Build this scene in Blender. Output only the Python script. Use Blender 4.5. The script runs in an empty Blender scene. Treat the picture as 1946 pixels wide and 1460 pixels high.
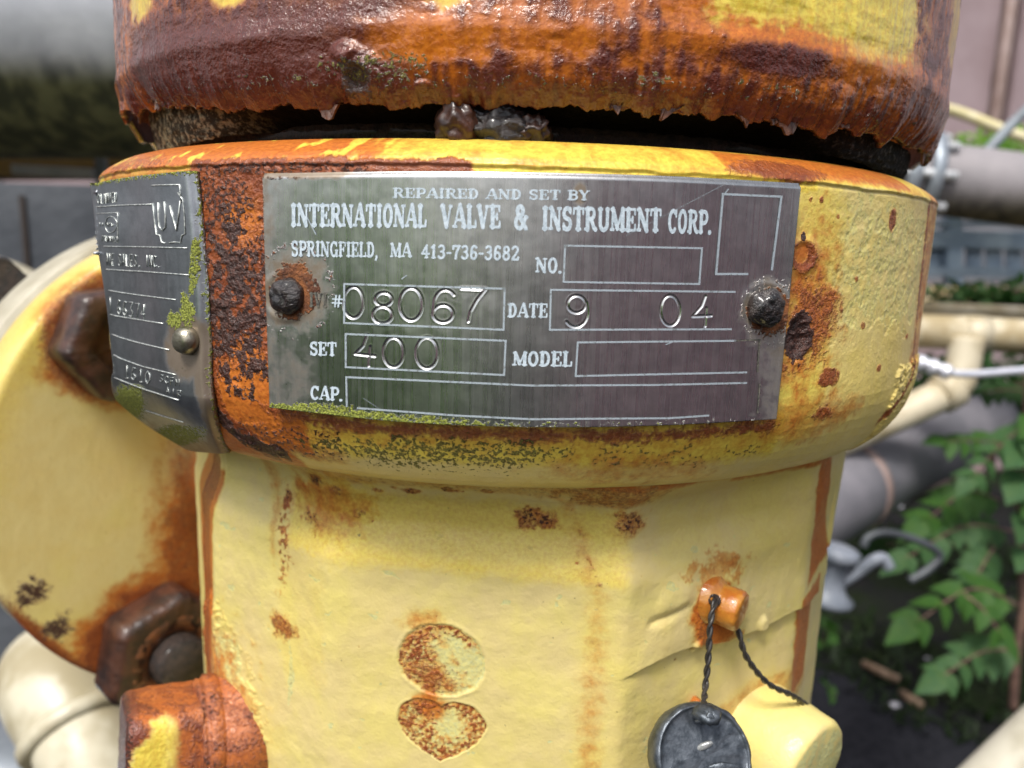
import bpy, bmesh, math, random
import numpy as np
from mathutils import Vector, Matrix, Quaternion

# ------------------------------------------------------------------ camera, world, light
S = bpy.context.scene
COL = S.collection
CAM_D, PITCH, ROLL, YAW = 0.1967, 10.3, 1.8, 0.0          # metres / degrees; z = 0 is eye height
cd = bpy.data.cameras.new('camera'); cam = bpy.data.objects.new('camera', cd); COL.objects.link(cam)
cam.location = (0, -CAM_D, 0)
cam.rotation_euler = (Matrix.Rotation(math.radians(YAW), 3, 'Z') @ Matrix.Rotation(math.radians(90 - PITCH), 3, 'X')
                      @ Matrix.Rotation(math.radians(ROLL), 3, 'Z')).to_euler()
cd.sensor_width = 36; cd.lens = 26.5; cd.clip_start = 0.005; cd.clip_end = 200
cd.dof.use_dof = True; cd.dof.focus_distance = 0.112; cd.dof.aperture_fstop = 20
S.camera = cam

SUN_EL, SUN_AZ = math.radians(58), math.radians(-25)       # azimuth measured from -Y (behind the camera) towards +X
world = bpy.data.worlds.new('World'); S.world = world; world.use_nodes = True
wn = world.node_tree.nodes; wl = world.node_tree.links
bg = wn['Background']
sky = wn.new('ShaderNodeTexSky'); sky.sky_type = 'NISHITA'; sky.sun_disc = False
sky.sun_elevation = SUN_EL; sky.sun_rotation = math.pi - SUN_AZ
sky.dust_density = 4.0; sky.air_density = 1.0
hs = wn.new('ShaderNodeHueSaturation'); hs.inputs['Saturation'].default_value = 0.42
wl.new(sky.outputs[0], hs.inputs['Color']); wl.new(hs.outputs[0], bg.inputs[0])
bg.inputs[1].default_value = 0.13
sd = bpy.data.lights.new('sun', 'SUN'); sd.energy = 2.6; sd.angle = math.radians(14); sd.color = (1, .96, .9)
so = bpy.data.objects.new('sun', sd); COL.objects.link(so)
_d = Vector((math.sin(SUN_AZ) * math.cos(SUN_EL), -math.cos(SUN_AZ) * math.cos(SUN_EL), math.sin(SUN_EL)))
so.rotation_euler = _d.to_track_quat('Z', 'Y').to_euler()
S.view_settings.view_transform = 'Standard'; S.view_settings.look = 'None'
S.view_settings.gamma = 1; S.view_settings.use_curve_mapping = False
S.view_settings.exposure = 0.5
S.render.resolution_x = 1024; S.render.resolution_y = 768

# ------------------------------------------------------------------ measuring helpers
# points of the photograph (1946 x 1460) are turned once into places in the world
FPX = 26.5 / 36 * 1946; CX, CY = 973.0, 730.0
_M = np.array(cam.rotation_euler.to_matrix())
RR, UU, FF = _M[:, 0], _M[:, 1], -_M[:, 2]
CC = np.array([0, -CAM_D, 0.0])
def ray(x, y):
    x = np.asarray(x, float); y = np.asarray(y, float)
    return FF + ((x - CX) / FPX)[..., None] * RR + ((CY - y) / FPX)[..., None] * UU
def at(x, y, d):
    return Vector(CC + ray(x, y) * d)
def on_plane(x, y, p, n):
    r = ray(x, y); p = np.array(p); n = np.array(n)
    return Vector(CC + r * (np.dot(p - CC, n) / np.dot(r, n)))
def cyl(x, y, R):
    """photo point -> (angle, z) on a vertical cylinder of radius R (number or function of angle, z), metres"""
    r = ray(x, y); a = (r[..., 0] ** 2 + r[..., 1] ** 2)
    Rv = R(0 * a, 0 * a) if callable(R) else R
    for _ in range(6 if callable(R) else 1):
        b = r[..., 1] * CC[1]; c = CC[1] ** 2 - Rv ** 2
        disc = np.maximum(b * b - a * c, 0)
        t = (-b - np.sqrt(disc)) / a
        P = CC + r * t[..., None] if np.ndim(t) else CC + r * t
        th = np.arctan2(P[..., 0], -P[..., 1]); z = P[..., 2]
        if callable(R): Rv = R(th, z)
    return th, z
def cylv(x, y, R):
    th, z = cyl(x, y, R); Rv = R(th, z) if callable(R) else R
    return Vector((Rv * math.sin(th), -Rv * math.cos(th), float(z)))

# ------------------------------------------------------------------ noise
_rs = np.random.RandomState(7)
_perm = _rs.permutation(256).astype(np.int64); _perm = np.concatenate([_perm] * 3)
_g3 = _rs.normal(size=(256, 3)); _g3 /= np.linalg.norm(_g3, axis=1)[:, None]
def perlin(x, y, z):
    x = np.asarray(x, float); y = np.asarray(y, float) + 0 * x; z = np.asarray(z, float) + 0 * x
    xi = np.floor(x).astype(np.int64); yi = np.floor(y).astype(np.int64); zi = np.floor(z).astype(np.int64)
    xf, yf, zf = x - xi, y - yi, z - zi
    u, v, w = [t * t * t * (t * (t * 6 - 15) + 10) for t in (xf, yf, zf)]
    xi &= 255; yi &= 255; zi &= 255
    def g(a, b, c):
        h = _perm[_perm[_perm[(xi + a) & 255] + ((yi + b) & 255)] + ((zi + c) & 255)]
        G = _g3[h]
        return G[..., 0] * (xf - a) + G[..., 1] * (yf - b) + G[..., 2] * (zf - c)
    L = lambda a, b, t: a + (b - a) * t
    return 1.6 * L(L(L(g(0,0,0), g(1,0,0), u), L(g(0,1,0), g(1,1,0), u), v),
                   L(L(g(0,0,1), g(1,0,1), u), L(g(0,1,1), g(1,1,1), u), v), w)
def fbm(x, y, z=0.0, o=4, s=1.0, seed=0):
    t = 0; a = 1.0; n = 0
    for i in range(o):
        t = t + a * perlin(x * s + 17.3 * i + seed * 31.7, np.asarray(y) * s + 5.1 * i, np.asarray(z) * s + seed * 3.3)
        n += a; a *= .5; s *= 2.03
    return t / n
def sm(a, b, x):
    t = np.clip((x - a) / (b - a), 0, 1); return t * t * (3 - 2 * t)

# ------------------------------------------------------------------ object helpers
def obj(name, me, m=None, parent=None, **kw):
    if isinstance(me, bmesh.types.BMesh):
        d = bpy.data.meshes.new(name); me.to_mesh(d); me.free(); me = d
    o = bpy.data.objects.new(name, me); COL.objects.link(o)
    if m is not None and me is not None and not me.materials: me.materials.append(m)
    if parent is not None:
        o.parent = parent
        o.matrix_parent_inverse = Matrix.Translation(-parent_loc(parent))
    for k, v in kw.items(): o[k] = v
    return o
_pl = {}
def parent_loc(p):
    return Vector(_pl.get(p.name, (0, 0, 0)))
def thing(name, label, cat, loc=(0, 0, 0), group=None):
    o = bpy.data.objects.new(name, None); COL.objects.link(o); o.location = loc; o.empty_display_size = .01
    _pl[o.name] = tuple(loc)
    o['label'] = label; o['category'] = cat
    if group: o['group'] = group
    return o
def smooth(me):
    me.polygons.foreach_set('use_smooth', [True] * len(me.polygons)); me.update()
def mesh_np(name, V, F, sm_=True, attrs=None):
    """V (n,3), F (m,3|4) numpy; attrs name -> (n,3)"""
    V = np.ascontiguousarray(V, np.float32); F = np.ascontiguousarray(F, np.int32)
    me = bpy.data.meshes.new(name)
    me.vertices.add(len(V)); me.vertices.foreach_set('co', V.ravel())
    k = F.shape[1]
    me.loops.add(F.size); me.loops.foreach_set('vertex_index', F.ravel())
    me.polygons.add(len(F)); me.polygons.foreach_set('loop_start', np.arange(0, F.size, k, dtype=np.int32))
    me.polygons.foreach_set('loop_total', np.full(len(F), k, np.int32))
    me.update(calc_edges=True); me.validate()
    if sm_: me.polygons.foreach_set('use_smooth', np.ones(len(F), bool))
    for a, v in (attrs or {}).items():
        at_ = me.attributes.new(a, 'FLOAT_COLOR', 'POINT')
        c = np.ones((len(V), 4), np.float32); c[:, :3] = v
        at_.data.foreach_set('color', c.ravel())
    return me
def grid(name, P, wrap=False, attrs=None, flip=False):
    """P (rows, cols, 3)"""
    r, c = P.shape[:2]
    idx = np.arange(r * c).reshape(r, c)
    if wrap: idx = np.concatenate([idx, idx[:, :1]], 1)
    a, b, d, e = idx[:-1, :-1], idx[:-1, 1:], idx[1:, 1:], idx[1:, :-1]
    F = np.stack([a, b, d, e] if not flip else [e, d, b, a], -1).reshape(-1, 4)
    at2 = {k: v.reshape(-1, 3) for k, v in (attrs or {}).items()}
    return mesh_np(name, P.reshape(-1, 3), F, attrs=at2)
def spline(pts, n):
    """Catmull-Rom through pts, n samples per span"""
    p = [Vector(q) for q in pts]; p = [2 * p[0] - p[1]] + p + [2 * p[-1] - p[-2]]; out = []
    for i in range(1, len(p) - 2):
        for k in range(n):
            t = k / n; a, b, c, d = p[i - 1], p[i], p[i + 1], p[i + 2]
            out.append(.5 * ((2 * b) + (c - a) * t + (2 * a - 5 * b + 4 * c - d) * t * t + (3 * b - a - 3 * c + d) * t ** 3))
    out.append(p[-2]); return out
def tube_bm(path, rad, seg=10, bm=None, cap=True):
    bm = bm or bmesh.new(); path = [Vector(p) for p in path]; n = len(path)
    rad = rad if isinstance(rad, (list, tuple)) else [rad] * n
    t0 = (path[1] - path[0]).normalized(); nrm = t0.orthogonal().normalized(); rings = []
    for i, p in enumerate(path):
        t = (path[min(i + 1, n - 1)] - path[max(i - 1, 0)]).normalized()
        nrm = (nrm - t * nrm.dot(t)).normalized(); b = t.cross(nrm)
        rings.append([bm.verts.new(p + (nrm * math.cos(2 * math.pi * k / seg) + b * math.sin(2 * math.pi * k / seg)) * rad[i]) for k in range(seg)])
    for a, b in zip(rings, rings[1:]):
        for k in range(seg):
            f = bm.faces.new((a[k], a[(k + 1) % seg], b[(k + 1) % seg], b[k])); f.smooth = True
    if cap:
        bm.faces.new(list(reversed(rings[0]))); bm.faces.new(rings[-1])
    return bm
def frame(ax, up=(0, 0, 1)):
    """matrix whose Z is ax"""
    z = Vector(ax).normalized(); x = Vector(up).cross(z)
    if x.length < 1e-4: x = Vector((1, 0, 0))
    x.normalize(); y = z.cross(x)
    return Matrix((x, y, z)).transposed().to_4x4()
def lathe_bm(prof, loc, ax, seg=48, bm=None, poly=None, jit=0, up=(0, 0, 1), rough=0, seed=1):
    """profile [(r, h)], poly=n makes an n-gon outline with rounded corners"""
    bm = bm or bmesh.new(); M = Matrix.Translation(loc) @ frame(ax, up); rings = []
    for (r, h) in prof:
        ring = []
        for k in range(seg):
            a = 2 * math.pi * k / seg; q = r
            if poly:
                w = math.pi / poly; b = ((a + w) % (2 * w)) - w
                q = min(r * math.cos(w) / math.cos(b) * 1.0, r * .965) if r > 1e-6 else 0
            if rough:
                q += rough * float(perlin(math.cos(a) * 3 + seed, math.sin(a) * 3, h * 400 + seed))
            ring.append(bm.verts.new(M @ Vector((q * math.cos(a), q * math.sin(a), h))))
        rings.append(ring)
    for a, b in zip(rings, rings[1:]):
        for k in range(seg):
            f = bm.faces.new((a[k], a[(k + 1) % seg], b[(k + 1) % seg], b[k])); f.smooth = True
    if prof[0][0] > 1e-6: bm.faces.new(list(reversed(rings[0])))
    if prof[-1][0] > 1e-6: bm.faces.new(rings[-1])
    bmesh.ops.remove_doubles(bm, verts=bm.verts, dist=1e-7)
    return bm
def box_bm(c, ex, ey, ez, bm=None, bev=0):
    """box about centre c with half-extent vectors"""
    bm = bm or bmesh.new(); c = Vector(c); v = []
    for s in (-1, 1):
        for t in (-1, 1):
            for u in (-1, 1): v.append(bm.verts.new(c + Vector(ex) * s + Vector(ey) * t + Vector(ez) * u))
    fs = [bm.faces.new([v[i] for i in q]) for q in ((0,1,3,2),(4,6,7,5),(0,4,5,1),(2,3,7,6),(0,2,6,4),(1,5,7,3))]
    if bev:
        bmesh.ops.bevel(bm, geom=list({e for f in fs for e in f.edges}), offset=bev, segments=2, affect='EDGES')
    bmesh.ops.recalc_face_normals(bm, faces=bm.faces)
    return bm
def quad_prism(pts, n, depth, bm=None):
    """polygon pts extruded along n"""
    bm = bm or bmesh.new(); n = Vector(n)
    a = [bm.verts.new(Vector(p)) for p in pts]; b = [bm.verts.new(Vector(p) + n * depth) for p in pts]
    bm.faces.new(a); bm.faces.new(list(reversed(b)))
    for i in range(len(a)):
        j = (i + 1) % len(a); bm.faces.new((a[j], a[i], b[i], b[j]))
    bmesh.ops.recalc_face_normals(bm, faces=bm.faces)
    return bm

# ------------------------------------------------------------------ materials
class NB:
    def __init__(s, name):
        s.m = bpy.data.materials.new(name); s.m.use_nodes = True; s.t = s.m.node_tree; s.N = s.t.nodes
        s.b = s.N['Principled BSDF']; s.tc = s.N.new('ShaderNodeTexCoord').outputs['Object']
    def L(s, a, b): s.t.links.new(a, b)
    def put(s, sock, v):
        if hasattr(v, 'links'): s.L(v, sock)
        elif isinstance(v, (tuple, list)) and len(v) == 3 and sock.type == 'RGBA': sock.default_value = (*v, 1)
        else: sock.default_value = v
    def set(s, **k):
        for a, v in k.items(): s.put(s.b.inputs[a.replace('_', ' ')], v)
        return s
    def noise(s, scale, detail=3, rough=.55, stretch=None, off=0, dist=0):
        n = s.N.new('ShaderNodeTexNoise'); n.inputs['Scale'].default_value = scale
        n.inputs['Detail'].default_value = detail; n.inputs['Roughness'].default_value = rough
        n.inputs['Distortion'].default_value = dist
        mp = s.N.new('ShaderNodeMapping'); mp.inputs['Location'].default_value = (off, off * .7, off * 1.3)
        if stretch: mp.inputs['Scale'].default_value = stretch
        s.L(s.tc, mp.inputs[0]); s.L(mp.outputs[0], n.inputs['Vector'])
        return n.outputs['Fac']
    def vor(s, scale, feat='F1', off=0):
        n = s.N.new('ShaderNodeTexVoronoi'); n.feature = feat; n.inputs['Scale'].default_value = scale
        s.L(s.tc, n.inputs['Vector']); return n.outputs['Distance']
    def math(s, op, a, b=0.0, c=None, clamp=False):
        n = s.N.new('ShaderNodeMath'); n.operation = op; n.use_clamp = clamp
        s.put(n.inputs[0], a); s.put(n.inputs[1], b)
        if c is not None: s.put(n.inputs[2], c)
        return n.outputs[0]
    def step(s, v, lo, hi, a=0., b=1.):
        n = s.N.new('ShaderNodeMapRange'); n.interpolation_type = 'SMOOTHSTEP'
        s.put(n.inputs['Value'], v); n.inputs['From Min'].default_value = lo; n.inputs['From Max'].default_value = hi
        n.inputs['To Min'].default_value = a; n.inputs['To Max'].default_value = b
        return n.outputs[0]
    def mix(s, f, a, b):
        n = s.N.new('ShaderNodeMix'); n.data_type = 'RGBA'; s.put(n.inputs[0], f); s.put(n.inputs[6], a); s.put(n.inputs[7], b)
        return n.outputs[2]
    def mixf(s, f, a, b):
        n = s.N.new('ShaderNodeMix'); s.put(n.inputs[0], f); s.put(n.inputs[2], a); s.put(n.inputs[3], b); return n.outputs[0]
    def attr(s, name):
        n = s.N.new('ShaderNodeAttribute'); n.attribute_name = name
        q = s.N.new('ShaderNodeSeparateColor'); s.L(n.outputs['Color'], q.inputs[0]); return q.outputs
    def bump(s, h, strength, dist, prev=None):
        n = s.N.new('ShaderNodeBump'); n.inputs['Strength'].default_value = strength; n.inputs['Distance'].default_value = dist
        s.L(h, n.inputs['Height'])
        if prev is not None: s.L(prev, n.inputs['Normal'])
        return n.outputs[0]

def aged(name, base, base2, wet=.0, rgh=.42, peel=1.0, bump=1.0, rustcol=(.20, .045, .012), orange=(.56, .17, .022), yellow=(.78, .62, .08),
         prim=(.62, .59, .25), soft=False):
    """weathered painted iron. masks: stain.r orange, .g rust, .b crust ; paint.r yellow, .g moss, .b primer"""
    b = NB(name)
    A = b.attr('stain'); B = b.attr('paint')
    n1 = b.noise(420, 5, .65); n2 = b.noise(1500, 4, .6, off=3); n3 = b.noise(90, 4, .6, off=9); n4 = b.noise(5000, 2, .6, off=5)
    n5 = b.noise(32, 4, .6, off=14); c = b.mix(b.step(n3, .35, .68), base, base2); c = b.mix(b.math('MULTIPLY', b.step(n5, .45, .68), .32), c, (base[0] * .97, base[1] * 1.03, base[2] * .55))
    c = b.mix(b.math('MULTIPLY', b.step(n1, .5, .75), .22), c, (base[0] * .80, base[1] * .78, base[2] * .85))
    def th(m, nz, amp, lo, hi):
        v = b.math('ADD', m, b.math('MULTIPLY', b.math('SUBTRACT', nz, .5), amp))
        gate = b.step(m, .02, .12)
        return b.math('MULTIPLY', b.step(v, lo, hi), gate)
    fp = th(B[2], n1, .9, .42, .55); c = b.mix(b.math('MULTIPLY', fp, .85), c, b.mix(b.step(n2, .4, .65), prim, (prim[0] * .82, prim[1] * .90, prim[2] * 1.1)))
    fy = th(B[0], n1, .28, .05, .95); c = b.mix(fy, c, b.mix(b.step(n2, .35, .7), yellow, (yellow[0] * .86, yellow[1] * .72, yellow[2] * .6)))
    fo = th(A[0], n1, .45, .0, 1.0) if soft else th(A[0], n1, .7, .2, .8); c = b.mix(fo, c, b.mix(b.step(n2, .3, .7), orange, (orange[0] * .72, orange[1] * .6, orange[2] * .6)))
    fr = th(A[1], n1, .7, .05, .95) if soft else th(A[1], n2, 1.0, .26, .80); c = b.mix(fr, c, b.mix(b.step(n1, .35, .65), rustcol, (rustcol[0] * 1.5, rustcol[1] * 1.7, rustcol[2] * 1.3)))
    fc = th(A[2], n2, 1.3, .45, .6); c = b.mix(fc, c, b.mix(b.step(n2, .4, .7), (.035, .012, .008), (.09, .03, .018)))
    fm = th(B[1], n2, 1.5, .5, .62); c = b.mix(fm, c, b.mix(b.step(n4, .35, .65), (.10, .085, .015), (.33, .29, .045)))
    # fine dark specks
    sp = b.math('MULTIPLY', b.step(b.noise(900, 2, .5, off=21), .74, .80), .65); c = b.mix(sp, c, (.06, .035, .02))
    b.set(Base_Color=c)
    r = b.mixf(fc, b.mixf(fr, rgh, rgh * (1 - .45 * wet) + .0), .45); r = b.mixf(fm, r, .9)
    r = b.math('ADD', r, b.math('MULTIPLY', b.math('SUBTRACT', n1, .5), .25))
    b.set(Roughness=r, Coat_Weight=wet, Coat_Roughness=.07)
    h = b.math('ADD', b.math('MULTIPLY', n1, .8), b.math('MULTIPLY', n2, .45))
    nn = b.bump(h, .35 * bump, .0006); nn = b.bump(b.noise(230, 3, .5, stretch=(1, 1, .35), off=17), .22, .0006, nn)
    cr = b.math('MULTIPLY', b.math('MAXIMUM', fc, b.math('MULTIPLY', fr, .45)), n2)
    nn = b.bump(cr, .8, .0007, nn)
    nn = b.bump(b.math('MULTIPLY', fm, n4), .9, .0006, nn)
    pe = b.math('SUBTRACT', 1.0, fp); nn = b.bump(pe, .5 * peel, .00018, nn)
    pb = b.math('MULTIPLY', fp, b.vor(1100)); nn = b.bump(pb, .25 * peel, .0005, nn)
    b.set(Normal=nn); b.L(nn, b.b.inputs['Coat Normal'])
    return b.m
CREAM, CREAM2 = (.685, .555, .245), (.72, .605, .205)
M_collar = aged('collar_paint', (.74, .60, .26), (.76, .60, .20), wet=.25)
M_body = aged('body_paint', CREAM, CREAM2, wet=.15, rgh=.42, peel=.8, bump=.8)
M_drum = aged('drum_paint', (.74, .58, .22), (.74, .54, .16), wet=.75, rgh=.34, bump=.42, rustcol=(.085, .014, .008), orange=(.62, .18, .010), soft=True)
M_flange = aged('flange_paint', (.72, .62, .29), (.70, .58, .25), wet=.1, bump=.6)
M_plug = aged('plug_paint', (.70, .58, .25), (.62, .5, .15), wet=.4, orange=(.46, .14, .035), rustcol=(.14, .032, .018))

def simple(name, c1, c2, scale, rough=.5, metal=0, bump=.3, bd=.001, lo=.35, hi=.65, stretch=None, detail=4, coat=0):
    b = NB(name); n = b.noise(scale, detail, .6, stretch)
    b.set(Base_Color=b.mix(b.step(n, lo, hi), c1, c2), Roughness=rough, Metallic=metal, Coat_Weight=coat)
    if bump: b.set(Normal=b.bump(b.noise(scale * 3, 4, .6, stretch, off=4), bump, bd))
    return b.m
M_crust = simple('black_crust', (.012, .008, .007), (.05, .03, .022), 500, .5, bump=1, bd=.001, coat=.2)
M_rust = simple('brown_rust', (.05, .02, .012), (.18, .06, .02), 300, .5, bump=.8, bd=.0006, coat=.3)
M_nut = simple('nut_rust', (.022, .011, .009), (.07, .026, .014), 150, .45, bump=.6, bd=.0006, coat=.3)
M_orust = simple('orange_rust', (.42, .12, .018), (.52, .22, .03), 260, .28, bump=.5, bd=.0005, coat=.6)
M_rivd = simple('rivet_black', (.008, .007, .008), (.03, .02, .018), 700, .22, bump=.9, bd=.0005, coat=.6)
M_wire = simple('wire_black', (.02, .018, .017), (.04, .035, .03), 900, .35, bump=.2, bd=.0002)
M_lead = simple('lead', (.045, .055, .068), (.11, .125, .145), 500, .36, metal=.6, bump=.55, bd=.0002)
M_print = simple('etched_print', (.40, .48, .54), (.58, .67, .74), 2500, .6, bump=0)
M_darkprint = simple('worn_print', (.05, .05, .045), (.16, .15, .12), 2500, .6, bump=0)

# ------------------------------------------------------------------ painting wear masks on a surface of revolution
class Painter:
    def __init__(s, th, z, R):
        s.th, s.z, s.R = th, z, R; s.Rm = R if not callable(R) else .08
        s.u = th * s.Rm * 1e3; s.v = z * 1e3
        s.n1 = fbm(s.u, s.v, 0, 4, .35, 1); s.n2 = fbm(s.u, s.v, 0, 3, 1.6, 2)
        s.st = fbm(s.u * 1.1, s.v * .10, 0, 4, .5, 3)                 # vertical streaks
        s.stain = np.zeros(th.shape + (3,)); s.paint = np.zeros(th.shape + (3,))
    def uv(s, x, y):
        th, z = cyl(x, y, s.R); return float(th) * s.Rm * 1e3, float(z) * 1e3
    def ell(s, x0, y0, x1, y1, soft=.5, warp=.35):
        cx, cy = (x0 + x1) / 2, (y0 + y1) / 2
        l, r, t, b, c = s.uv(x0, cy), s.uv(x1, cy), s.uv(cx, y0), s.uv(cx, y1), s.uv(cx, cy)
        ru, rv = abs(r[0] - l[0]) / 2, abs(t[1] - b[1]) / 2
        mid = ((l[0] + r[0]) / 2, (t[1] + b[1]) / 2)
        d = np.sqrt(((s.u - mid[0]) / ru) ** 2 + ((s.v - mid[1]) / rv) ** 2)
        return sm(1 + soft, 1 - soft, d + warp * (s.n1 * 1.1 + s.n2 * .4))
    def box(s, x0, y0, x1, y1, soft=1.2, warp=1.2):
        cx, cy = (x0 + x1) / 2, (y0 + y1) / 2
        l, r, t, b = s.uv(x0, cy), s.uv(x1, cy), s.uv(cx, y0), s.uv(cx, y1)
        w = warp * (s.n1 + s.n2 * .4)
        return (sm(l[0] - soft, l[0] + soft, s.u + w) * sm(r[0] + soft, r[0] - soft, s.u + w)
                * sm(b[1] - soft, b[1] + soft, s.v + w) * sm(t[1] + soft, t[1] - soft, s.v + w))
    def line(s, pts, w, soft=1.0, warp=.6):
        P = [s.uv(*p) for p in pts]; best = None
        ww = w if isinstance(w, (list, tuple)) else [w] * len(P)
        for (a, b, wa, wb) in zip(P, P[1:], ww, ww[1:]):
            dx, dy = b[0] - a[0], b[1] - a[1]; L = dx * dx + dy * dy + 1e-9
            t = np.clip(((s.u - a[0]) * dx + (s.v - a[1]) * dy) / L, 0, 1)
            d = np.hypot(s.u - a[0] - t * dx, s.v - a[1] - t * dy) - (wa + (wb - wa) * t)
            best = d if best is None else np.minimum(best, d)
        return sm(soft, -soft, best + warp * (s.n1 + s.n2 * .5))
    def strip(s, rows, soft=.7, warp=.4):
        """rows of (y, x left, x right) in the photograph -> vertical run on the surface"""
        L = [s.uv(a, y) for y, a, b in rows]; Rr = [s.uv(b, y) for y, a, b in rows]
        o = np.argsort([p[1] for p in L]); lv = np.array([L[i][1] for i in o]); lu = np.array([L[i][0] for i in o])
        o2 = np.argsort([p[1] for p in Rr]); rv = np.array([Rr[i][1] for i in o2]); ru = np.array([Rr[i][0] for i in o2])
        w = warp * (s.n1 + .4 * s.n2)
        return (sm(-soft, soft, s.u + w - np.interp(s.v, lv, lu)) * sm(-soft, soft, np.interp(s.v, rv, ru) - s.u - w)
                * sm(lv[0] - 1.5, lv[0] + .5, s.v + w) * sm(lv[-1] + 1.5, lv[-1] - .5, s.v + w))
    def add(s, ch, m, k=1.0):
        if ch == 'b': s.add('o', np.clip(m * k, 0, 1) ** .55 * .8)
        elif ch == 'c': s.add('b', np.clip(m * k, 0, 1) ** .6 * .7)
        elif ch == 'o': s.add('y', np.clip(m * k, 0, 1) ** .55 * .6)
        a, i = (s.stain, 'obc'.index(ch)) if ch in 'obc' else (s.paint, 'ymp'.index(ch))
        a[..., i] = np.maximum(a[..., i], m * k)
    def sub(s, ch, m, k=1.0):
        a, i = (s.stain, 'obc'.index(ch)) if ch in 'obc' else (s.paint, 'ymp'.index(ch))
        a[..., i] *= 1 - m * k
def thetas(lim, n, back=70):
    a = np.linspace(-lim, lim, n); b = np.linspace(lim, 2 * math.pi - lim, back + 2)[1:-1]
    return np.concatenate([a, b])
def resample(prof, step):
    out = []
    for (a, b) in zip(prof, prof[1:]):
        L = math.hypot(b[0] - a[0], b[1] - a[1]); n = max(1, int(L / (step(a) if callable(step) else step)))
        out += [(a[0] + (b[0] - a[0]) * k / n, a[1] + (b[1] - a[1]) * k / n) for k in range(n)]
    return out + [prof[-1]]
def revolve(th, R, z):
    return np.stack([R * np.sin(th), -R * np.cos(th), z + 0 * th], -1)

valve = thing('relief_valve', 'yellow painted rusty safety relief valve with two riveted metal nameplates', 'valve', (0, 0, -.16))

# ---- collar (the yoke ring that carries the plates)
RC = .0935
prof = [(.070, .0146), (.084, .0147), (.0875, .0146), (.0888, .0142)]
prof += [(.0888 + .0038 * k / 4, .0142 - .0026 * (k / 4) ** 1.3) for k in range(1, 5)]
prof += [(.0932, .0108), (.0935, .0098), (.0935, -.020)]
for k in range(1, 13):
    a = math.pi / 2 * k / 12; prof.append((.0935 - .0120 * (1 - math.cos(a)), -.0205 - .0167 * math.sin(a)))
prof += [(.074, -.0376)]
prof = resample(prof, .00017)
th1 = thetas(math.radians(70), 850)
TH, PR = np.meshgrid(th1, np.array([p[0] for p in prof])); _, PZ = np.meshgrid(th1, np.array([p[1] for p in prof]))
pc = Painter(TH, PZ, RC)
A = pc.add
# top bevel: orange washed over yellow
topb = sm(.0100, .0110, PZ + .0004 * pc.n1)
A('y', topb, .85); A('o', topb * sm(-.30, .15, pc.n1 + .15) * sm(0.0, -.35, TH + .25 * pc.n1), 1.0); A('o', topb * (.40 + .2 * pc.n1), 1)
A('b', topb * pc.ell(200, 290, 330, 335), .5)
# strip under the bevel edge
A('b', pc.box(360, 300, 900, 332, .6, .8) * sm(8, -12, pc.u + 5 * pc.n1), 1); A('c', pc.box(370, 305, 700, 335, .6, .8), .5)
A('y', pc.box(700, 300, 1560, 345, .8, .8), .95); A('m', pc.box(880, 312, 1150, 332, .5, .8), .25)
A('b', pc.ell(1390, 300, 1580, 345, .4, .4), .8); A('o', pc.box(1380, 290, 1740, 345, .9, .6), .75)
A('o', pc.ell(190, 300, 400, 360, .5, .4), .6); A('y', pc.ell(180, 300, 400, 360, .5, .4), 1)
# rust field between the plates
A('o', pc.box(340, 320, 520, 900, 1.5, 1.2), 1); A('b', pc.box(350, 322, 516, 730, 1.2, 1.5), .86)
A('c', pc.ell(385, 375, 520, 760, .5, .8) * (.55 + .6 * sm(-.3, .4, fbm(pc.u, pc.v, 0, 4, .45, 77))), .85); A('c', pc.ell(365, 320, 480, 420, .4, .5), .5)
pc.sub('b', pc.ell(430, 380, 500, 470, .5, .6), .6); pc.sub('b', pc.ell(420, 660, 530, 880, .4, .3), .8)
A('y', pc.box(410, 740, 600, 860, 1.5, 1), .9); A('o', pc.box(400, 720, 580, 870, 1.5, 1), .8)
A('b', pc.line([(390, 700), (410, 800), (470, 870)], 2.2, 1, 1), .95); A('c', pc.line([(395, 780), (430, 840), (500, 875)], 1.6, 1, 1), .8)
# below the main plate
A('o', pc.box(480, 790, 1560, 880, 3, 2.5), .46); A('y', pc.box(480, 780, 1500, 905, 2, 1.5), .85)
A('b', pc.line([(500, 780), (700, 815), (1040, 830), (1300, 828), (1470, 812)], [1.2, 1.3, 1.3, 1.2, 1.2], 1.6, 1.6), .72)
A('m', pc.line([(560, 850), (750, 868), (960, 872), (1080, 868)], [1.6, 3.4, 3.0, 1.4], 2.4, 2.0), .56)
A('m', pc.line([(1150, 880), (1450, 850)], .9, 1.2, 1.0), .36)
pc.sub('o', pc.ell(620, 890, 1080, 950, .4, .3), .85); pc.sub('y', pc.ell(620, 893, 1080, 950, .4, .3), .7)
A('m', pc.ell(560, 880, 1040, 925, .5, .5), .36)
A('b', pc.ell(1080, 870, 1300, 940, 1.2, 1.2), .22); A('m', pc.ell(1080, 850, 1460, 900, .8, 1.5), .42); A('o', pc.ell(1020, 840, 1400, 950, 1.0, .8), .55)
A('c', pc.box(430, 810, 640, 880, 1, 1.2), .40)
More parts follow.
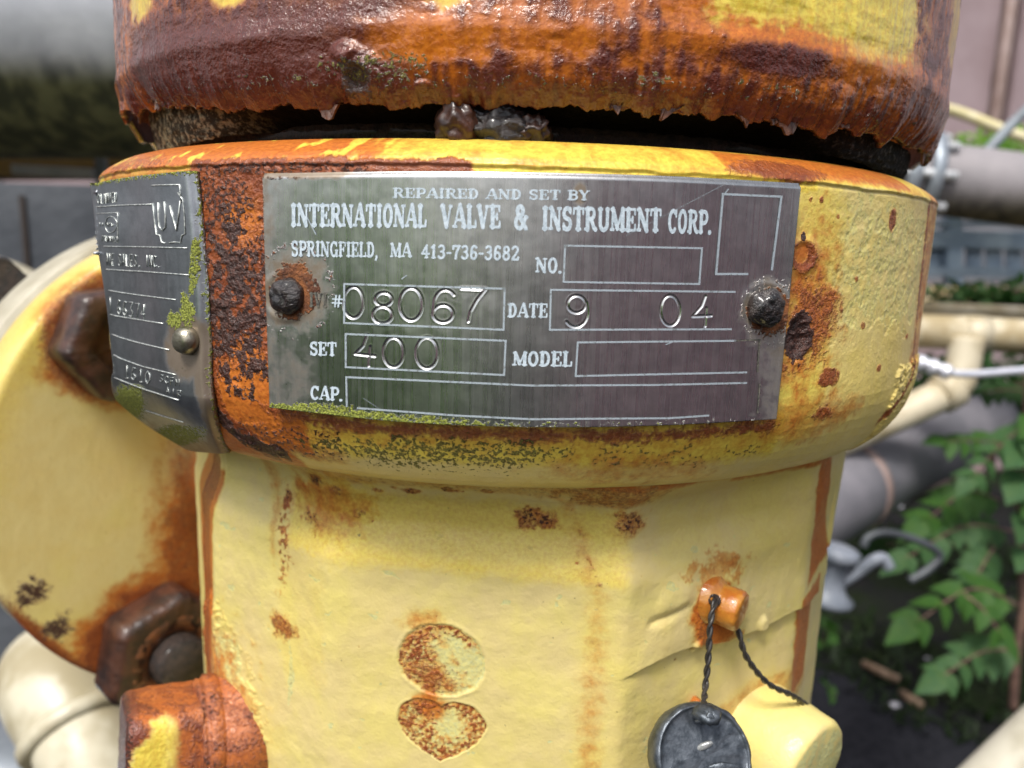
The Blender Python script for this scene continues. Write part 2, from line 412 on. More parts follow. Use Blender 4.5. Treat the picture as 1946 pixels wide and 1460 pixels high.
# right of the plate
A('p', pc.box(1560, 350, 1770, 655, 5.5, 4.0), .50); A('y', pc.box(1480, 320, 1600, 860, 5, 3), .65)
A('y', pc.box(1500, 330, 1790, 900, 3, 1), .36)
A('o', pc.ell(1440, 420, 1600, 760, .8, .6), .72); A('o', pc.ell(1380, 740, 1640, 850, .5, .5), .55)
A('b', pc.ell(1470, 520, 1590, 700, .8, .9), .62); A('c', pc.ell(1490, 590, 1545, 690, .3, .4), .9)
A('b', pc.ell(1500, 455, 1550, 520, .3, .3), .8); pc.sub('b', pc.ell(1508, 462, 1534, 500, .2, .1), .9)
A('b', pc.ell(1550, 768, 1590, 805, .6, .7), .7); A('b', pc.ell(1555, 700, 1595, 735, .3, .5), .7)
A('o', pc.box(1750, 330, 1800, 700, 3.5, 2.5), .6); A('b', pc.line([(1768, 380), (1748, 560), (1735, 700), (1690, 800)], .9, .8, 1.2), .75)
A('b', pc.ell(1688, 395, 1704, 440, .3, .3), .7); A('c', pc.ell(1520, 440, 1530, 460, .3, .3), .8)
for (x, y) in ((1592, 412), (1628, 530), (1700, 425), (1722, 640), (1640, 620), (1560, 380), (1670, 700), (1600, 590), (1540, 380)):
    A('b', pc.ell(x - 4, y - 6, x + 4, y + 6, .5, .8), .6)
# geometry of the wear
n_lo = fbm(pc.u, pc.v, 0, 3, .06, 5)
disp = .25 * n_lo + .05 * pc.n1
ledge = sm(.0102, .01065, PZ + .00045 * fbm(pc.u, 0 * pc.u, 0, 4, .22, 8))
disp += .42 * ledge * sm(.014, .012, PZ)
cr = np.clip(pc.stain[..., 2] * 1.2, 0, 1) * sm(-.5, .3, fbm(pc.u, pc.v, 0, 3, .9, 21)); disp += cr * (.75 * fbm(pc.u, pc.v, 0, 5, .75, 6) + .15)
disp += .16 * np.clip(pc.stain[..., 1], 0, 1) * fbm(pc.u, pc.v, 0, 5, .7, 7)
pe = sm(.45, .6, pc.paint[..., 2] + .45 * pc.n1)
disp += -.10 * pe + .04 * pe * fbm(pc.u * 1.0, pc.v * 1.0, 0, 2, 1.3, 11)
disp += .10 * np.clip(pc.paint[..., 1], 0, 1) * fbm(pc.u, pc.v, 0, 3, 2.2, 12)
disp -= .9 * pc.ell(1500, 610, 1530, 680, .4, .3) ; disp += .35 * (pc.ell(1498, 452, 1552, 522, .35, .1) - pc.ell(1506, 462, 1542, 512, .3, .1))
# flaking along the right-hand edge
disp += .5 * pc.box(1700, 690, 1760, 830, .5, 2.0) * sm(.1, .4, pc.n2 + .4)
Rf = PR + disp * 1e-3
collar = obj('collar', grid('collar', revolve(TH, Rf, PZ), wrap=True, attrs={'stain': pc.stain, 'paint': pc.paint}, flip=True), M_collar, valve)

# ---- body casting: rounded polygon section
faces = [(-8, .0752), (-35, .0765), (-62, .0772), (32, .0778), (58, .0792), (82, .0795), (105, .079), (-90, .0772), (125, .077), (160, .077), (-125, .077), (-160, .077)]
def body_R(th, z, dfl=True):
    th = np.asarray(th, float); k = 2400.0; acc = 0
    for a, d in faces:
        c = np.cos(th - math.radians(a)); q = np.where(c > .2, d / np.maximum(c, .2), .5)
        acc = acc + np.exp(-k * np.minimum(q, .2))
    R = -np.log(acc) / k
    # shoulder under the collar, waist, then the bulge
    rt = sm(.55, .95, th); R = R + .0028 * sm(-.0425, -.0365, z) * (1 - rt) - .0024 * sm(-.056, -.047, z) * sm(-.0365, -.045, z) * (1 - rt) + .0016 * rt * sm(-.065, -.045, z)
    return R
zs = np.concatenate([np.linspace(-.036, -.104, 330), np.linspace(-.106, -.20, 24)])
th2 = thetas(math.radians(76), 760)
TB, ZB = np.meshgrid(th2, zs)
pb = Painter(TB, ZB, .0775); A = pb.add
A('y', pb.box(530, 955, 1190, 1105, 2.2, 1.6), .60); A('y', pb.ell(1150, 880, 1560, 1120, .6, .4), .34); A('y', pb.box(520, 1000, 620, 1300, 2, 2), .30)
A('y', pb.box(1080, 1150, 1220, 1460, 3, 2), .25); A('y', pb.ell(540, 1100, 900, 1480, .7, .5), .14)
# left strips
A('o', pb.strip([(845, 374, 418), (1000, 376, 416), (1150, 376, 414), (1240, 378, 410), (1290, 382, 404)], 1.1, .8), .85); A('b', pb.strip([(845, 382, 410), (1000, 384, 407), (1150, 384, 406), (1240, 384, 402)]), .62)
A('o', pb.line([(490, 880), (505, 980), (512, 1080)], [2.2, 1.5, .6], 1.8, .8), .50)
A('b', pb.line([(515, 930), (522, 1000), (535, 1070), (524, 1130)], [1.0, 1.4, 1.2, .6], 1.4, 2.4) * sm(-.35, .25, fbm(pb.u, pb.v, 0, 3, 1.0, 92)), .62); A('b', pb.ell(508, 1170, 552, 1220, .6, .9), .55)
A('p', pb.line([(540, 1200), (548, 1260), (542, 1345)], .8, .7, 1.2), .62); A('o', pb.ell(520, 900, 700, 1020, .6, .6), .6); A('y', pb.ell(540, 880, 720, 1060, .6, .6), .8)
# stained fold under the collar
A('b', pb.box(560, 880, 1130, 944, .8, .9), .30); A('o', pb.box(540, 880, 1260, 950, 1.2, 1.0), .42)
A('b', pb.ell(1040, 900, 1260, 960, .5, .5), .50); A('o', pb.box(1100, 880, 1620, 905, 1, .8), .7)
for (x, y, w, h, k) in ((590, 918, 26, 10, 1), (625, 935, 12, 10, .9), (575, 990, 22, 16, .75), (700, 940, 10, 4, .9), (770, 944, 20, 5, .9), (840, 940, 18, 5, .9), (920, 942, 14, 4, .8),
                       (1015, 992, 38, 19, .9), (1040, 1000, 22, 14, .95), (1185, 988, 32, 19, .9), (1200, 985, 18, 12, .95), (666, 985, 14, 8, .7), (520, 945, 8, 18, .9), (735, 935, 8, 4, .8), (1090, 975, 8, 8, .8)):
    A('b', pb.ell(x - w, y - h, x + w, y + h, .6, 1.3), .60 * k); A('c', pb.ell(x - w * .7, y - h * .7, x + w * .7, y + h * .7, .5, 1.4), .5 * k)
A('o', pb.ell(1150, 965, 1225, 1020, .9, .6), .55); A('o', pb.ell(970, 970, 1060, 1020, .6, .4), .5)
# long run down the casting ridge
A('o', pb.line([(1080, 940), (1110, 1060), (1130, 1130), (1118, 1300), (1112, 1460)], [2.2, 2.4, 1.8, 2.6, 2.6], 2.6, 1.0), .42)
A('p', pb.line([(1090, 980), (1105, 1040), (1150, 1070), (1130, 1110)], .9, .9, 2.2), .40); A('b', pb.line([(1108, 1010), (1118, 1060), (1130, 1100)], .35, .8, 1.5), .45)
A('o', pb.line([(1240, 1150), (1240, 1460)], 2, 3, 1.2), .2)
# right-hand runs
A('o', pb.strip([(850, 1522, 1550), (950, 1516, 1544), (1050, 1512, 1548), (1100, 1500, 1552)], 1.4, 1.0), .78); A('o', pb.strip([(850, 1566, 1584), (950, 1560, 1574), (1000, 1556, 1566)], 1.3, 1.0), .66)
A('b', pb.strip([(850, 1530, 1544), (950, 1524, 1536), (1080, 1522, 1542)]), .30)
A('o', pb.strip([(1130, 1488, 1528), (1200, 1484, 1520), (1320, 1476, 1506)], 1.4, 1.0), .80); A('b', pb.strip([(1140, 1502, 1526), (1320, 1490, 1508)]), .34)
A('o', pb.box(1380, 870, 1600, 888, 1.0, .5), .7); pass
# round the stud
A('o', pb.ell(1302, 1098, 1388, 1222, .4, .3), 1); A('b', pb.line([(1320, 1130), (1318, 1200), (1330, 1228)], [1, 1.2, .6], .8, .5), .5)
A('o', pb.ell(1310, 1040, 1410, 1110, .5, 1.4), .55); A('o', pb.box(1300, 1205, 1400, 1218, .4, .3), .5)
A('o', pb.ell(1345, 1290, 1490, 1400, .25, .2), .45)
# round the square plug
A('o', pb.ell(372, 1180, 480, 1480, .7, .8), .62); A('b', pb.ell(385, 1250, 465, 1480, .5, .7), .42); A('p', pb.ell(418, 1205, 464, 1310, .4, .8), .75)
pass
# the two bare patches, an oval and a heart
p1 = pb.ell(748, 1198, 920, 1338, .05, .07)
hu, hv = pb.uv(832, 1400); sc = abs(pb.uv(918, 1400)[0] - pb.uv(746, 1400)[0]) / 2; X = (pb.u - hu) / sc; Y = (pb.v - hv) / (sc * .68)
hd = X ** 2 + (Y - .55 * np.sqrt(np.abs(X) + .02) + .30) ** 2 + .14 * pb.n1
p2 = sm(1.04, .96, hd)
for pm, core, lean in ((p1, pb.ell(772, 1222, 935, 1340, .3, .35), -.2), (p2, sm(.95, .50, hd + .2 * pb.n2), 0)):
    A('p', pm, 1.0); pb.paint[..., 0] *= 1 - pm * .8
    ed = pm * (1 - core * .85); A('b', np.clip(ed * (.46 + .8 * pb.n2), 0, 1), 1.0); A('o', ed * .55)
A('b', p1 * pb.ell(760, 1270, 860, 1325, .8, 1.2), .6); A('b', np.clip(p2 * (.52 + .8 * pb.n2) * (1 - .75 * pb.ell(815, 1368, 885, 1430, .5, .6)), 0, 1), .9); A('b', np.clip(p1 * pb.ell(745, 1195, 830, 1290, .6, .8) * (.55 + .8 * pb.n2), 0, 1)); A('o', pb.ell(755, 1165, 850, 1225, .6, .5), .5); A('o', pb.ell(770, 1325, 850, 1385, .5, .4), .7)
# scattered primer scuffs and grime
scf = sm(.25, .50, fbm(pb.u, pb.v * 1.4, 0, 4, .22, 31)) * .66; A('p', scf * sm(-.035, -.05, ZB))
chips = sm(.50, .60, fbm(pb.u, pb.v, 0, 3, .62, 93)); A('b', chips * .55); A('p', sm(.44, .56, fbm(pb.u, pb.v, 0, 4, .30, 94)) * .6)
# geometry: smooth thick paint, folds and the weld step
du = fbm(pb.u, pb.v, 0, 3, .08, 40) * .35 + fbm(pb.u, pb.v, 0, 3, .35, 41) * .09
seam = [pb.uv(*p) for p in ((1150, 1275), (1232, 1240), (1300, 1222), (1380, 1212), (1432, 1188), (1480, 1150), (1530, 1118), (1580, 1082), (1620, 1050))]
su = np.array([p[0] for p in seam]); sv = np.array([p[1] for p in seam])
dv = pb.v - np.interp(pb.u, su, sv) + .25 * pb.n1
gate = sm(su[0], su[0] + 9, pb.u) * sm(su[-1] + 12, su[-1], pb.u)
du += gate * 1.25 * sm(-.35, .25, dv) * sm(16, 2, dv)
du -= .9 * pb.line([(1290, 1145), (1240, 1165), (1225, 1170)], .25, 1.4, .3)          # dimple left of the stud
du += .7 * pb.ell(1240, 1100, 1310, 1150, .7, .2) + .8 * pb.ell(1425, 1165, 1437, 1192, .4, .1) + .6 * pb.ell(1306, 1208, 1320, 1232, .4, .1)
du += .5 * pb.ell(1310, 1090, 1410, 1215, .3, .1)
du -= .12 * chips + .20 * (p1 + p2); rim1 = pb.ell(742, 1192, 926, 1344, .05, .07) - p1; du += .10 * np.clip(rim1, 0, 1) + .09 * np.clip(sm(1.16, 1.02, hd) - p2, 0, 1)
du += .10 * np.clip(pb.stain[..., 1], 0, 1) * fbm(pb.u, pb.v, 0, 4, 1.0, 42)
du += .3 * pb.line([(384, 850), (376, 1240)], .5, .8, .4) + .25 * pb.line([(420, 850), (424, 1240)], .4, .7, .4)
du += .45 * pb.ell(395, 1180, 480, 1480, .15, .4) - .3 * pb.ell(420, 1200, 465, 1330, .1, .4)
du += .4 * pb.line([(545, 930), (800, 950), (1050, 958), (1200, 925)], .5, 1.4, .4)
RB = body_R(TB, ZB) + du * 1e-3
body = obj('body', grid('body', revolve(TB, RB, ZB), wrap=True, attrs={'stain': pb.stain, 'paint': pb.paint}, flip=True), M_body, valve)
bm = lathe_bm([(.079, 0), (.11, -.004), (.112, -.03), (.05, -.034), (.05, -.30), (.13, -.31), (.13, -.75)], (0, 0, -.2), (0, 0, 1), 64)
obj('inlet_base', bm, M_flange, valve)

# ---- drum above: rolled ragged bottom edge, wet rust
RD, DX = .0912, .0022
th3 = thetas(math.radians(72), 900)
def rag(th):
    u = th * 91
    a = fbm(u, 0 * u, 0, 5, .22, 50); b = perlin(u * 1.3, 0 * u + 3, 0); c = np.abs(perlin(u * .55, 0 * u + 9, 4))
    f = np.clip(fbm(u, 0 * u, 5, 4, .16, 54) + .12, 0, 1)
    return .0192 - .0008 * a - .0035 * f * (.5 + .5 * np.clip(fbm(u, 0 * u, 8, 4, .9, 55) + .4, 0, 1)) + .0007 * c - .0002 * fbm(u, 0 * u, 2, 3, 2.6, 53) + .0044 * sm(.35, 1.1, -th) + .0016 * sm(.4, 1.1, th)
rb = rag(th3)
ts = np.concatenate([np.linspace(0, .55, 100), np.linspace(.56, 1, 30)]); TT, TS = np.meshgrid(th3, ts)
RBt = np.broadcast_to(rb, TT.shape)
ZD = RBt + (.038 - RBt) * TS * 1.6
s0 = np.clip((ZD - RBt), 0, 1)
PRD = RD - .0034 * np.exp(-(s0 / .0030) ** 1.15) + .0004 * np.exp(-((ZD - .0285) / .0018) ** 2)
pdm = Painter(TT, ZD, RD); A = pdm.add
ones = np.ones_like(TT)
A('o', ones, 1.0); A('b', sm(.0245, .0205, ZD) * (.75 + .4 * pdm.n1)); A('m', sm(.0250, .0225, ZD) * sm(.0195, .0215, ZD) * .34); A('b', .66 + .8 * pdm.n1 + .85 * pdm.st + .25 * fbm(pdm.u, pdm.v * 2.2, 0, 3, .09, 66), 1)  # dark band by height: shade of the inturned rim painted as rust and olive
A('b', pdm.box(220, -40, 760, 330, 6, 4) * .92); A('c', pdm.box(220, 0, 620, 330, 5, 3) * .42 * sm(-.3, .5, pdm.n1 + pdm.st)); pdm.sub('b', pdm.ell(640, 20, 960, 110, .5, .5), .55); pdm.sub('b', pdm.ell(700, 90, 900, 115, .4, .4), .6)
pdm.sub('b', pdm.ell(880, 0, 1180, 120, .6, .5), .35)
pdm.sub('b', pdm.ell(1260, -20, 1740, 135, .4, .4), 1.0)
A('y', pdm.box(1320, -80, 1725, 80, 1.5, 3.0) * ones, 1); m = pdm.box(1325, -90, 1722, 56 , 2.2, 3.0); m2 = pdm.ell(1540, -60, 1722, 100, .7, .5); mm = np.maximum(m, m2)
pdm.sub('o', mm, 1); pdm.sub('b', mm, 1)
for bx in ((222, -60, 262, 40), (375, -60, 440, 18), (775, -60, 860, 16), (1783, -60, 1830, 150)):
    e = pdm.ell(*bx, .4, .4); A('y', e, .9); pdm.sub('o', e, .8); pdm.sub('b', e, .9)
A('b', pdm.ell(1340, 80, 1560, 145, .5, .4), 1); A('b', pdm.box(1720, -50, 1780, 150, 3, 2), .5)
A('b', pdm.box(560, 150, 1700, 330, 2.0, 1) * .75); A('m', pdm.line([(640, 158), (1000, 158), (1500, 170), (1640, 200)], 1.0, 1.3, 1.5), .28)  # lower box darkens the rim once more, its shade painted as rust
A('m', pdm.ell(560, 95, 790, 160, .5, .9), .50); A('m', pdm.line([(400, 140), (560, 150), (650, 110)], .5, .8, 1.5), .50)
A('m', pdm.ell(1170, 130, 1260, 165, .5, .9), .48); A('m', pdm.line([(1380, 150), (1500, 172)], .3, .8, 1.5), .5)
hole = pdm.ell(606, 108, 680, 178, .5, .8) * .8; A('c', hole, 1); A('b', hole)
A('c', pdm.box(230, 150, 330, 300, .6, 1.5), .4); A('c', pdm.box(1690, 230, 1800, 330, .6, 1.5), .35); A('b', pdm.ell(1660, 120, 1790, 310, .6, .6), .55)
dd = .30 * fbm(pdm.u, pdm.v, 0, 3, .10, 60) + .17 * fbm(pdm.u * .5, pdm.v * 1.5, 0, 4, .35, 61) + .035 * fbm(pdm.u, pdm.v, 0, 3, 1.1, 62)
dd += .16 * pdm.st
dd += 1.1 * pdm.ell(602, 100, 684, 185, .5, .5) - .8 * pdm.ell(622, 125, 668, 165, .5, .7) + .8 * pdm.ell(600, 78, 650, 115, .4, .1)
dd += .7 * pdm.ell(752, 148, 780, 168, .4, .1)
dd += .8 * fbm(pdm.u, pdm.v * .8, 0, 4, .45, 64) * np.exp(-(s0 / .0025) ** 2)
dd += 3.2 * np.exp(-(s0 / .0030)) * (sm(math.radians(-52), math.radians(-62), TT) + .6 * sm(math.radians(55), math.radians(64), TT))
RDf = PRD + dd * 1e-3
PD = revolve(TT, RDf, ZD); PD[..., 0] += DX
# closing shell: inner face 1.2 mm inside, so the ragged edge has thickness
PI = revolve(TT, np.maximum(RDf - .0010, 0), ZD + .00015); PI[..., 0] += DX
top = revolve(TT[-1:], 0 * TT[-1:] + .070, ZD[-1:] + .05); top[..., 0] += DX
top0 = revolve(TT[-1:], 0 * TT[-1:] + RD, ZD[-1:] + .046); top0[..., 0] += DX
full = np.concatenate([PI[::-1][100:], PD, top0, top], 0)
def ext(a, v): return np.concatenate([a[::-1][100:], a, np.broadcast_to(np.array(v, float), (2,) + a.shape[1:])], 0)
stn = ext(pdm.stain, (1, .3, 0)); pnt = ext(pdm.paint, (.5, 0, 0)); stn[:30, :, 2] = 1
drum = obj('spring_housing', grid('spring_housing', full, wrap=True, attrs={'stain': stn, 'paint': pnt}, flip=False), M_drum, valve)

# crusty inner lip below the drum, seen from beneath
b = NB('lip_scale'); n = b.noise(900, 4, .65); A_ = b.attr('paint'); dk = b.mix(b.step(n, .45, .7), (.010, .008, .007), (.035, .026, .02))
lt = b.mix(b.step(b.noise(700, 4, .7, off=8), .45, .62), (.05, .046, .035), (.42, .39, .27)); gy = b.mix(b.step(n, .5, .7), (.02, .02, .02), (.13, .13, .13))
dk = b.mix(A_[0], dk, (.004, .003, .003)); c = b.mix(A_[1], b.mix(A_[2], dk, gy), lt); b.set(Base_Color=c, Roughness=.9, Specular_IOR_Level=.15, Normal=b.bump(n, 1, .0012)); M_lip = b.m  # lip colour goes near-black at the front as painted shade
tl = thetas(math.radians(74), 420); hs_ = np.linspace(0, 1, 36); TL, HL = np.meshgrid(tl, hs_)
ang = HL * math.pi * .5
RL = .0835 - .010 * sm(.75, .4, np.abs(TL)) * HL + .0022 * np.cos(ang) - .012 * sm(.95, 1, HL); ZL = .0205 - .0052 * np.sin(ang) * (.55 + .45 * sm(.45, .9, np.abs(TL))) + .0042 * sm(.35, 1.1, -TL) * np.cos(ang) + .006 * sm(.93, 1, HL)
nl = fbm(TL * 90, HL * 9, 0, 5, .6, 70); RL = RL + .0007 * nl; ZL = ZL + .0004 * fbm(TL * 90, HL * 9, 3, 4, .5, 71)
PLp = revolve(TL, RL, ZL); PLp[..., 0] += DX
mk = np.zeros(TL.shape + (3,)); mk[..., 0] = sm(.9, .6, np.abs(TL)); mk[..., 1] = sm(math.radians(-28), math.radians(-42), TL); mk[..., 2] = sm(math.radians(30), math.radians(40), TL)  # first channel: shade of the gap, painted into the lip's front
obj('inner_lip', grid('inner_lip', PLp, wrap=True, attrs={'paint': mk}, flip=True), M_lip, valve)
# spindle core that blocks the view through the gap, and the rusty lug between drum and collar
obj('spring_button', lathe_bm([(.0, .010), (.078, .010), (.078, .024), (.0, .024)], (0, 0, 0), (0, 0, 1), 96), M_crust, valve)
def lump(name, c, rad, amp, m, seed, parent=valve, sub=4, fr=2.2):
    bm = bmesh.new(); bmesh.ops.create_icosphere(bm, subdivisions=sub, radius=1)
    co = np.array([v.co for v in bm.verts]); n = fbm(co[:, 0] * 1, co[:, 1], co[:, 2], 4, fr, seed)
    for v, k in zip(bm.verts, n):
        q = v.co * (1 + amp * float(k)); v.co = Vector(c) + Vector((q.x * rad[0], q.y * rad[1], q.z * rad[2]))
    for f in bm.faces: f.smooth = True
    return obj(name, bm, m, parent)
p = cylv(862, 222, .0895); lump('lug', (p.x * .955, p.y * .955, .0166), (.0033, .0035, .0036), .38, M_nut, 3)
p = cylv(945, 225, .0885); lump('scale_lump', (p.x * .955, p.y * .955, .0164), (.0052, .0035, .0036), .5, M_rivd, 5)
p = cylv(1015, 235, .0885); lump('lug', (p.x * .955, p.y * .955, .0160), (.0026, .0030, .0026), .6, M_nut, 8)
# hanging flakes of scale along the drum's torn edge
for i, (x, y, s, lean) in enumerate(((232, 222, 3.2, -.5), (262, 214, 2.2, .2), (585, 196, 2.4, .1), (1140, 204, 1.5, .2), (1252, 202, 2.2, -.6), (1395, 208, 1.8, .2), (1478, 226, 2.6, .1), (1592, 244, 1.9, -.3), (1745, 296, 3.2, .3), (1788, 262, 2.6, 1.1), (1455, 222, 1.4, -.2))):
    th, z = cyl(x, y, RD - .002); s *= 1e-3; z = float(rag(np.array([float(th)]))[0]) + .0004; bm = bmesh.new(); rnd = random.Random(i)
    R0 = RD - .0032; pts = []
    e = Vector((math.cos(th), math.sin(th), 0)); nrm = Vector((math.sin(th), -math.cos(th), 0)); c0 = nrm * R0 + Vector((DX, 0, z + s * .25))
    N_ = 9; prev = None
    for k in range(N_):
        t = k / (N_ - 1) * 2 - 1; hgt = s * (1 - abs(t) ** 1.6) * (.55 + .6 * rnd.random())
        pts.append((c0 + e * t * s * 1.0, c0 + e * (t * s * .8 + lean * hgt) - Vector((0, 0, hgt)) + nrm * (rnd.random() * .0006)))
    va = [(bm.verts.new(a), bm.verts.new(b), bm.verts.new(b - nrm * .0004), bm.verts.new(a - nrm * .0004)) for a, b in pts]
    for a, b_ in zip(va, va[1:]):
        for q in range(4): bm.faces.new((a[q], b_[q], b_[(q + 1) % 4], a[(q + 1) % 4]))
    bmesh.ops.recalc_face_normals(bm, faces=bm.faces)
    obj('rust_flake', bm, M_rust, valve)

# ------------------------------------------------------------------ glyphs (own strokes), contoured to flat letter faces
def arc(cx, cy, rx, ry, a0, a1, n=14):
    return [(cx + rx * math.cos(math.radians(a0 + (a1 - a0) * k / n)), cy + ry * math.sin(math.radians(a0 + (a1 - a0) * k / n))) for k in range(n + 1)]
# each glyph: width, strokes (polyline, heavy?), serif bars (x, y, half width)
T_, N_S = .125, .062
GL = {
 'A': (.80, [([(.10, .05), (.38, .97)], 0), ([(.70, .05), (.44, .97)], 1), ([(.22, .34), (.60, .34)], 0)], [(.12, 0, .15), (.68, 0, .17)]),
 'B': (.72, [([(.20, .05), (.20, .95)], 1), ([(.2, .95), (.42, .95)] + arc(.42, .74, .17, .21, 90, -90) + [(.2, .53)], .5), ([(.2, .53), (.44, .53)] + arc(.44, .29, .18, .24, 90, -90) + [(.2, .05)], .6)], [(.14, 0, .14), (.14, 1, .14)]),
 'C': (.70, [(arc(.38, .5, .25, .46, 50, 310, 24), .7), ([(.60, .70), (.60, .97)], 0)], []),
 'D': (.74, [([(.20, .05), (.20, .95)], 1), ([(.2, .95), (.34, .95)] + arc(.34, .5, .25, .45, 90, -90, 20) + [(.2, .05)], .7)], [(.14, 0, .14), (.14, 1, .14)]),
 'E': (.70, [([(.20, .05), (.20, .95)], 1), ([(.2, .95), (.60, .95), (.60, .74)], 0), ([(.2, .05), (.62, .05), (.62, .28)], 0), ([(.2, .5), (.46, .5)], 0), ([(.46, .38), (.46, .62)], 0)], [(.14, 0, .14), (.14, 1, .14)]),
 'F': (.68, [([(.20, .05), (.20, .95)], 1), ([(.2, .95), (.60, .95), (.60, .72)], 0), ([(.2, .5), (.46, .5)], 0), ([(.46, .38), (.46, .62)], 0)], [(.18, 0, .18), (.14, 1, .14)]),
 'G': (.76, [(arc(.38, .5, .25, .46, 50, 340, 26), .7), ([(.60, .70), (.60, .97)], 0), ([(.62, .04), (.62, .42)], .6)], [(.60, .42, .14)]),
 'I': (.42, [([(.21, .05), (.21, .95)], 1)], [(.21, 0, .18), (.21, 1, .18)]),
 'L': (.66, [([(.20, .05), (.20, .95)], 1), ([(.2, .05), (.58, .05), (.58, .30)], 0)], [(.14, 0, .14), (.20, 1, .18)]),
 'M': (.94, [([(.16, .05), (.16, .95)], 0), ([(.18, .95), (.47, .12)], 1), ([(.76, .95), (.47, .12)], 0), ([(.78, .05), (.78, .95)], 1)], [(.15, 0, .14), (.78, 0, .17), (.12, 1, .10), (.82, 1, .12)]),
 'N': (.82, [([(.16, .05), (.16, .95)], 0), ([(.17, .95), (.64, .05)], 1), ([(.66, .05), (.66, .95)], 0)], [(.15, 0, .14), (.12, 1, .12), (.66, 1, .15)]),
 'O': (.74, [(arc(.37, .5, .235, .46, 0, 360, 32), .7)], []),
 'P': (.70, [([(.20, .05), (.20, .95)], 1), ([(.2, .95), (.42, .95)] + arc(.42, .70, .19, .25, 90, -90) + [(.2, .45)], .6)], [(.18, 0, .18), (.14, 1, .14)]),
 'R': (.78, [([(.20, .05), (.20, .95)], 1), ([(.2, .95), (.42, .95)] + arc(.42, .73, .18, .22, 90, -90) + [(.2, .51)], .5), ([(.42, .5), (.60, .12), (.70, .05)], .8)], [(.16, 0, .16), (.14, 1, .14)]),
 'S': (.66, [(arc(.33, .73, .20, .22, 30, 250, 16) + arc(.33, .27, .21, .23, 70, -150, 16), .7), ([(.53, .74), (.53, .96)], 0), ([(.12, .04), (.12, .28)], 0)], []),
 'T': (.74, [([(.37, .05), (.37, .95)], 1), ([(.08, .72), (.08, .95), (.66, .95), (.66, .72)], 0)], [(.37, 0, .18)]),
 'U': (.80, [([(.20, .95), (.20, .35)] + arc(.42, .33, .22, .29, 180, 360, 14) + [(.64, .95)], .7)], [(.20, 1, .16), (.64, 1, .13)]),
 'V': (.76, [([(.14, .95), (.37, .06)], 1), ([(.62, .95), (.40, .06)], 0)], [(.14, 1, .15), (.62, 1, .12)]),
 'Y': (.76, [([(.14, .95), (.38, .48)], 1), ([(.62, .95), (.38, .48)], 0), ([(.38, .05), (.38, .5)], 1)], [(.38, 0, .17), (.14, 1, .14), (.62, 1, .12)]),
 '&': (.84, [(arc(.36, .76, .15, .19, -60, 240, 18) + [(.66, .06)], .7), ([(.30, .58)] + arc(.32, .28, .20, .24, 110, 320, 14) + [(.66, .52)], .6)], [(.68, .50, .12), (.68, .02, .10)]),
 ',': (.30, [([(.14, .06), (.16, -.02), (.08, -.18)], .7)], []), '.': (.28, [([(.13, .04), (.15, .04)], 1.0)], []),
 '-': (.44, [([(.10, .42), (.34, .42)], .5)], []), ' ': (.42, [], []),
 '#': (.80, [([(.26, .08), (.34, .92)], 0), ([(.48, .08), (.56, .92)], 0), ([(.08, .36), (.70, .36)], 0), ([(.12, .64), (.74, .64)], 0)], []),
 '1': (.52, [([(.27, .05), (.27, .95), (.12, .80)], .8)], [(.27, 0, .18)]),
 '2': (.66, [(arc(.32, .72, .20, .24, 160, -30, 14) + [(.14, .10), (.14, .05), (.54, .06), (.56, .2)], .6)], []),
 '3': (.66, [(arc(.31, .73, .19, .22, 150, -70, 14), .6), (arc(.31, .28, .21, .24, 80, -150, 14), .7), ([(.24, .52), (.38, .52)], 0)], []),
 '4': (.66, [([(.40, .05), (.40, .95), (.08, .34), (.58, .34)], .5)], [(.40, 0, .14)]),
 '6': (.66, [(arc(.33, .28, .19, .24, 0, 360, 22), .6), ([(.15, .30), (.17, .62)] + arc(.36, .66, .19, .29, 170, 40, 8), .7)], []),
 '7': (.64, [([(.10, .74), (.10, .93), (.56, .93), (.36, .5), (.30, .04)], .7)], []),
 '8': (.66, [(arc(.33, .73, .17, .21, 0, 360, 20), .6), (arc(.33, .27, .20, .24, 0, 360, 22), .6)], []),
}
_gc = {}
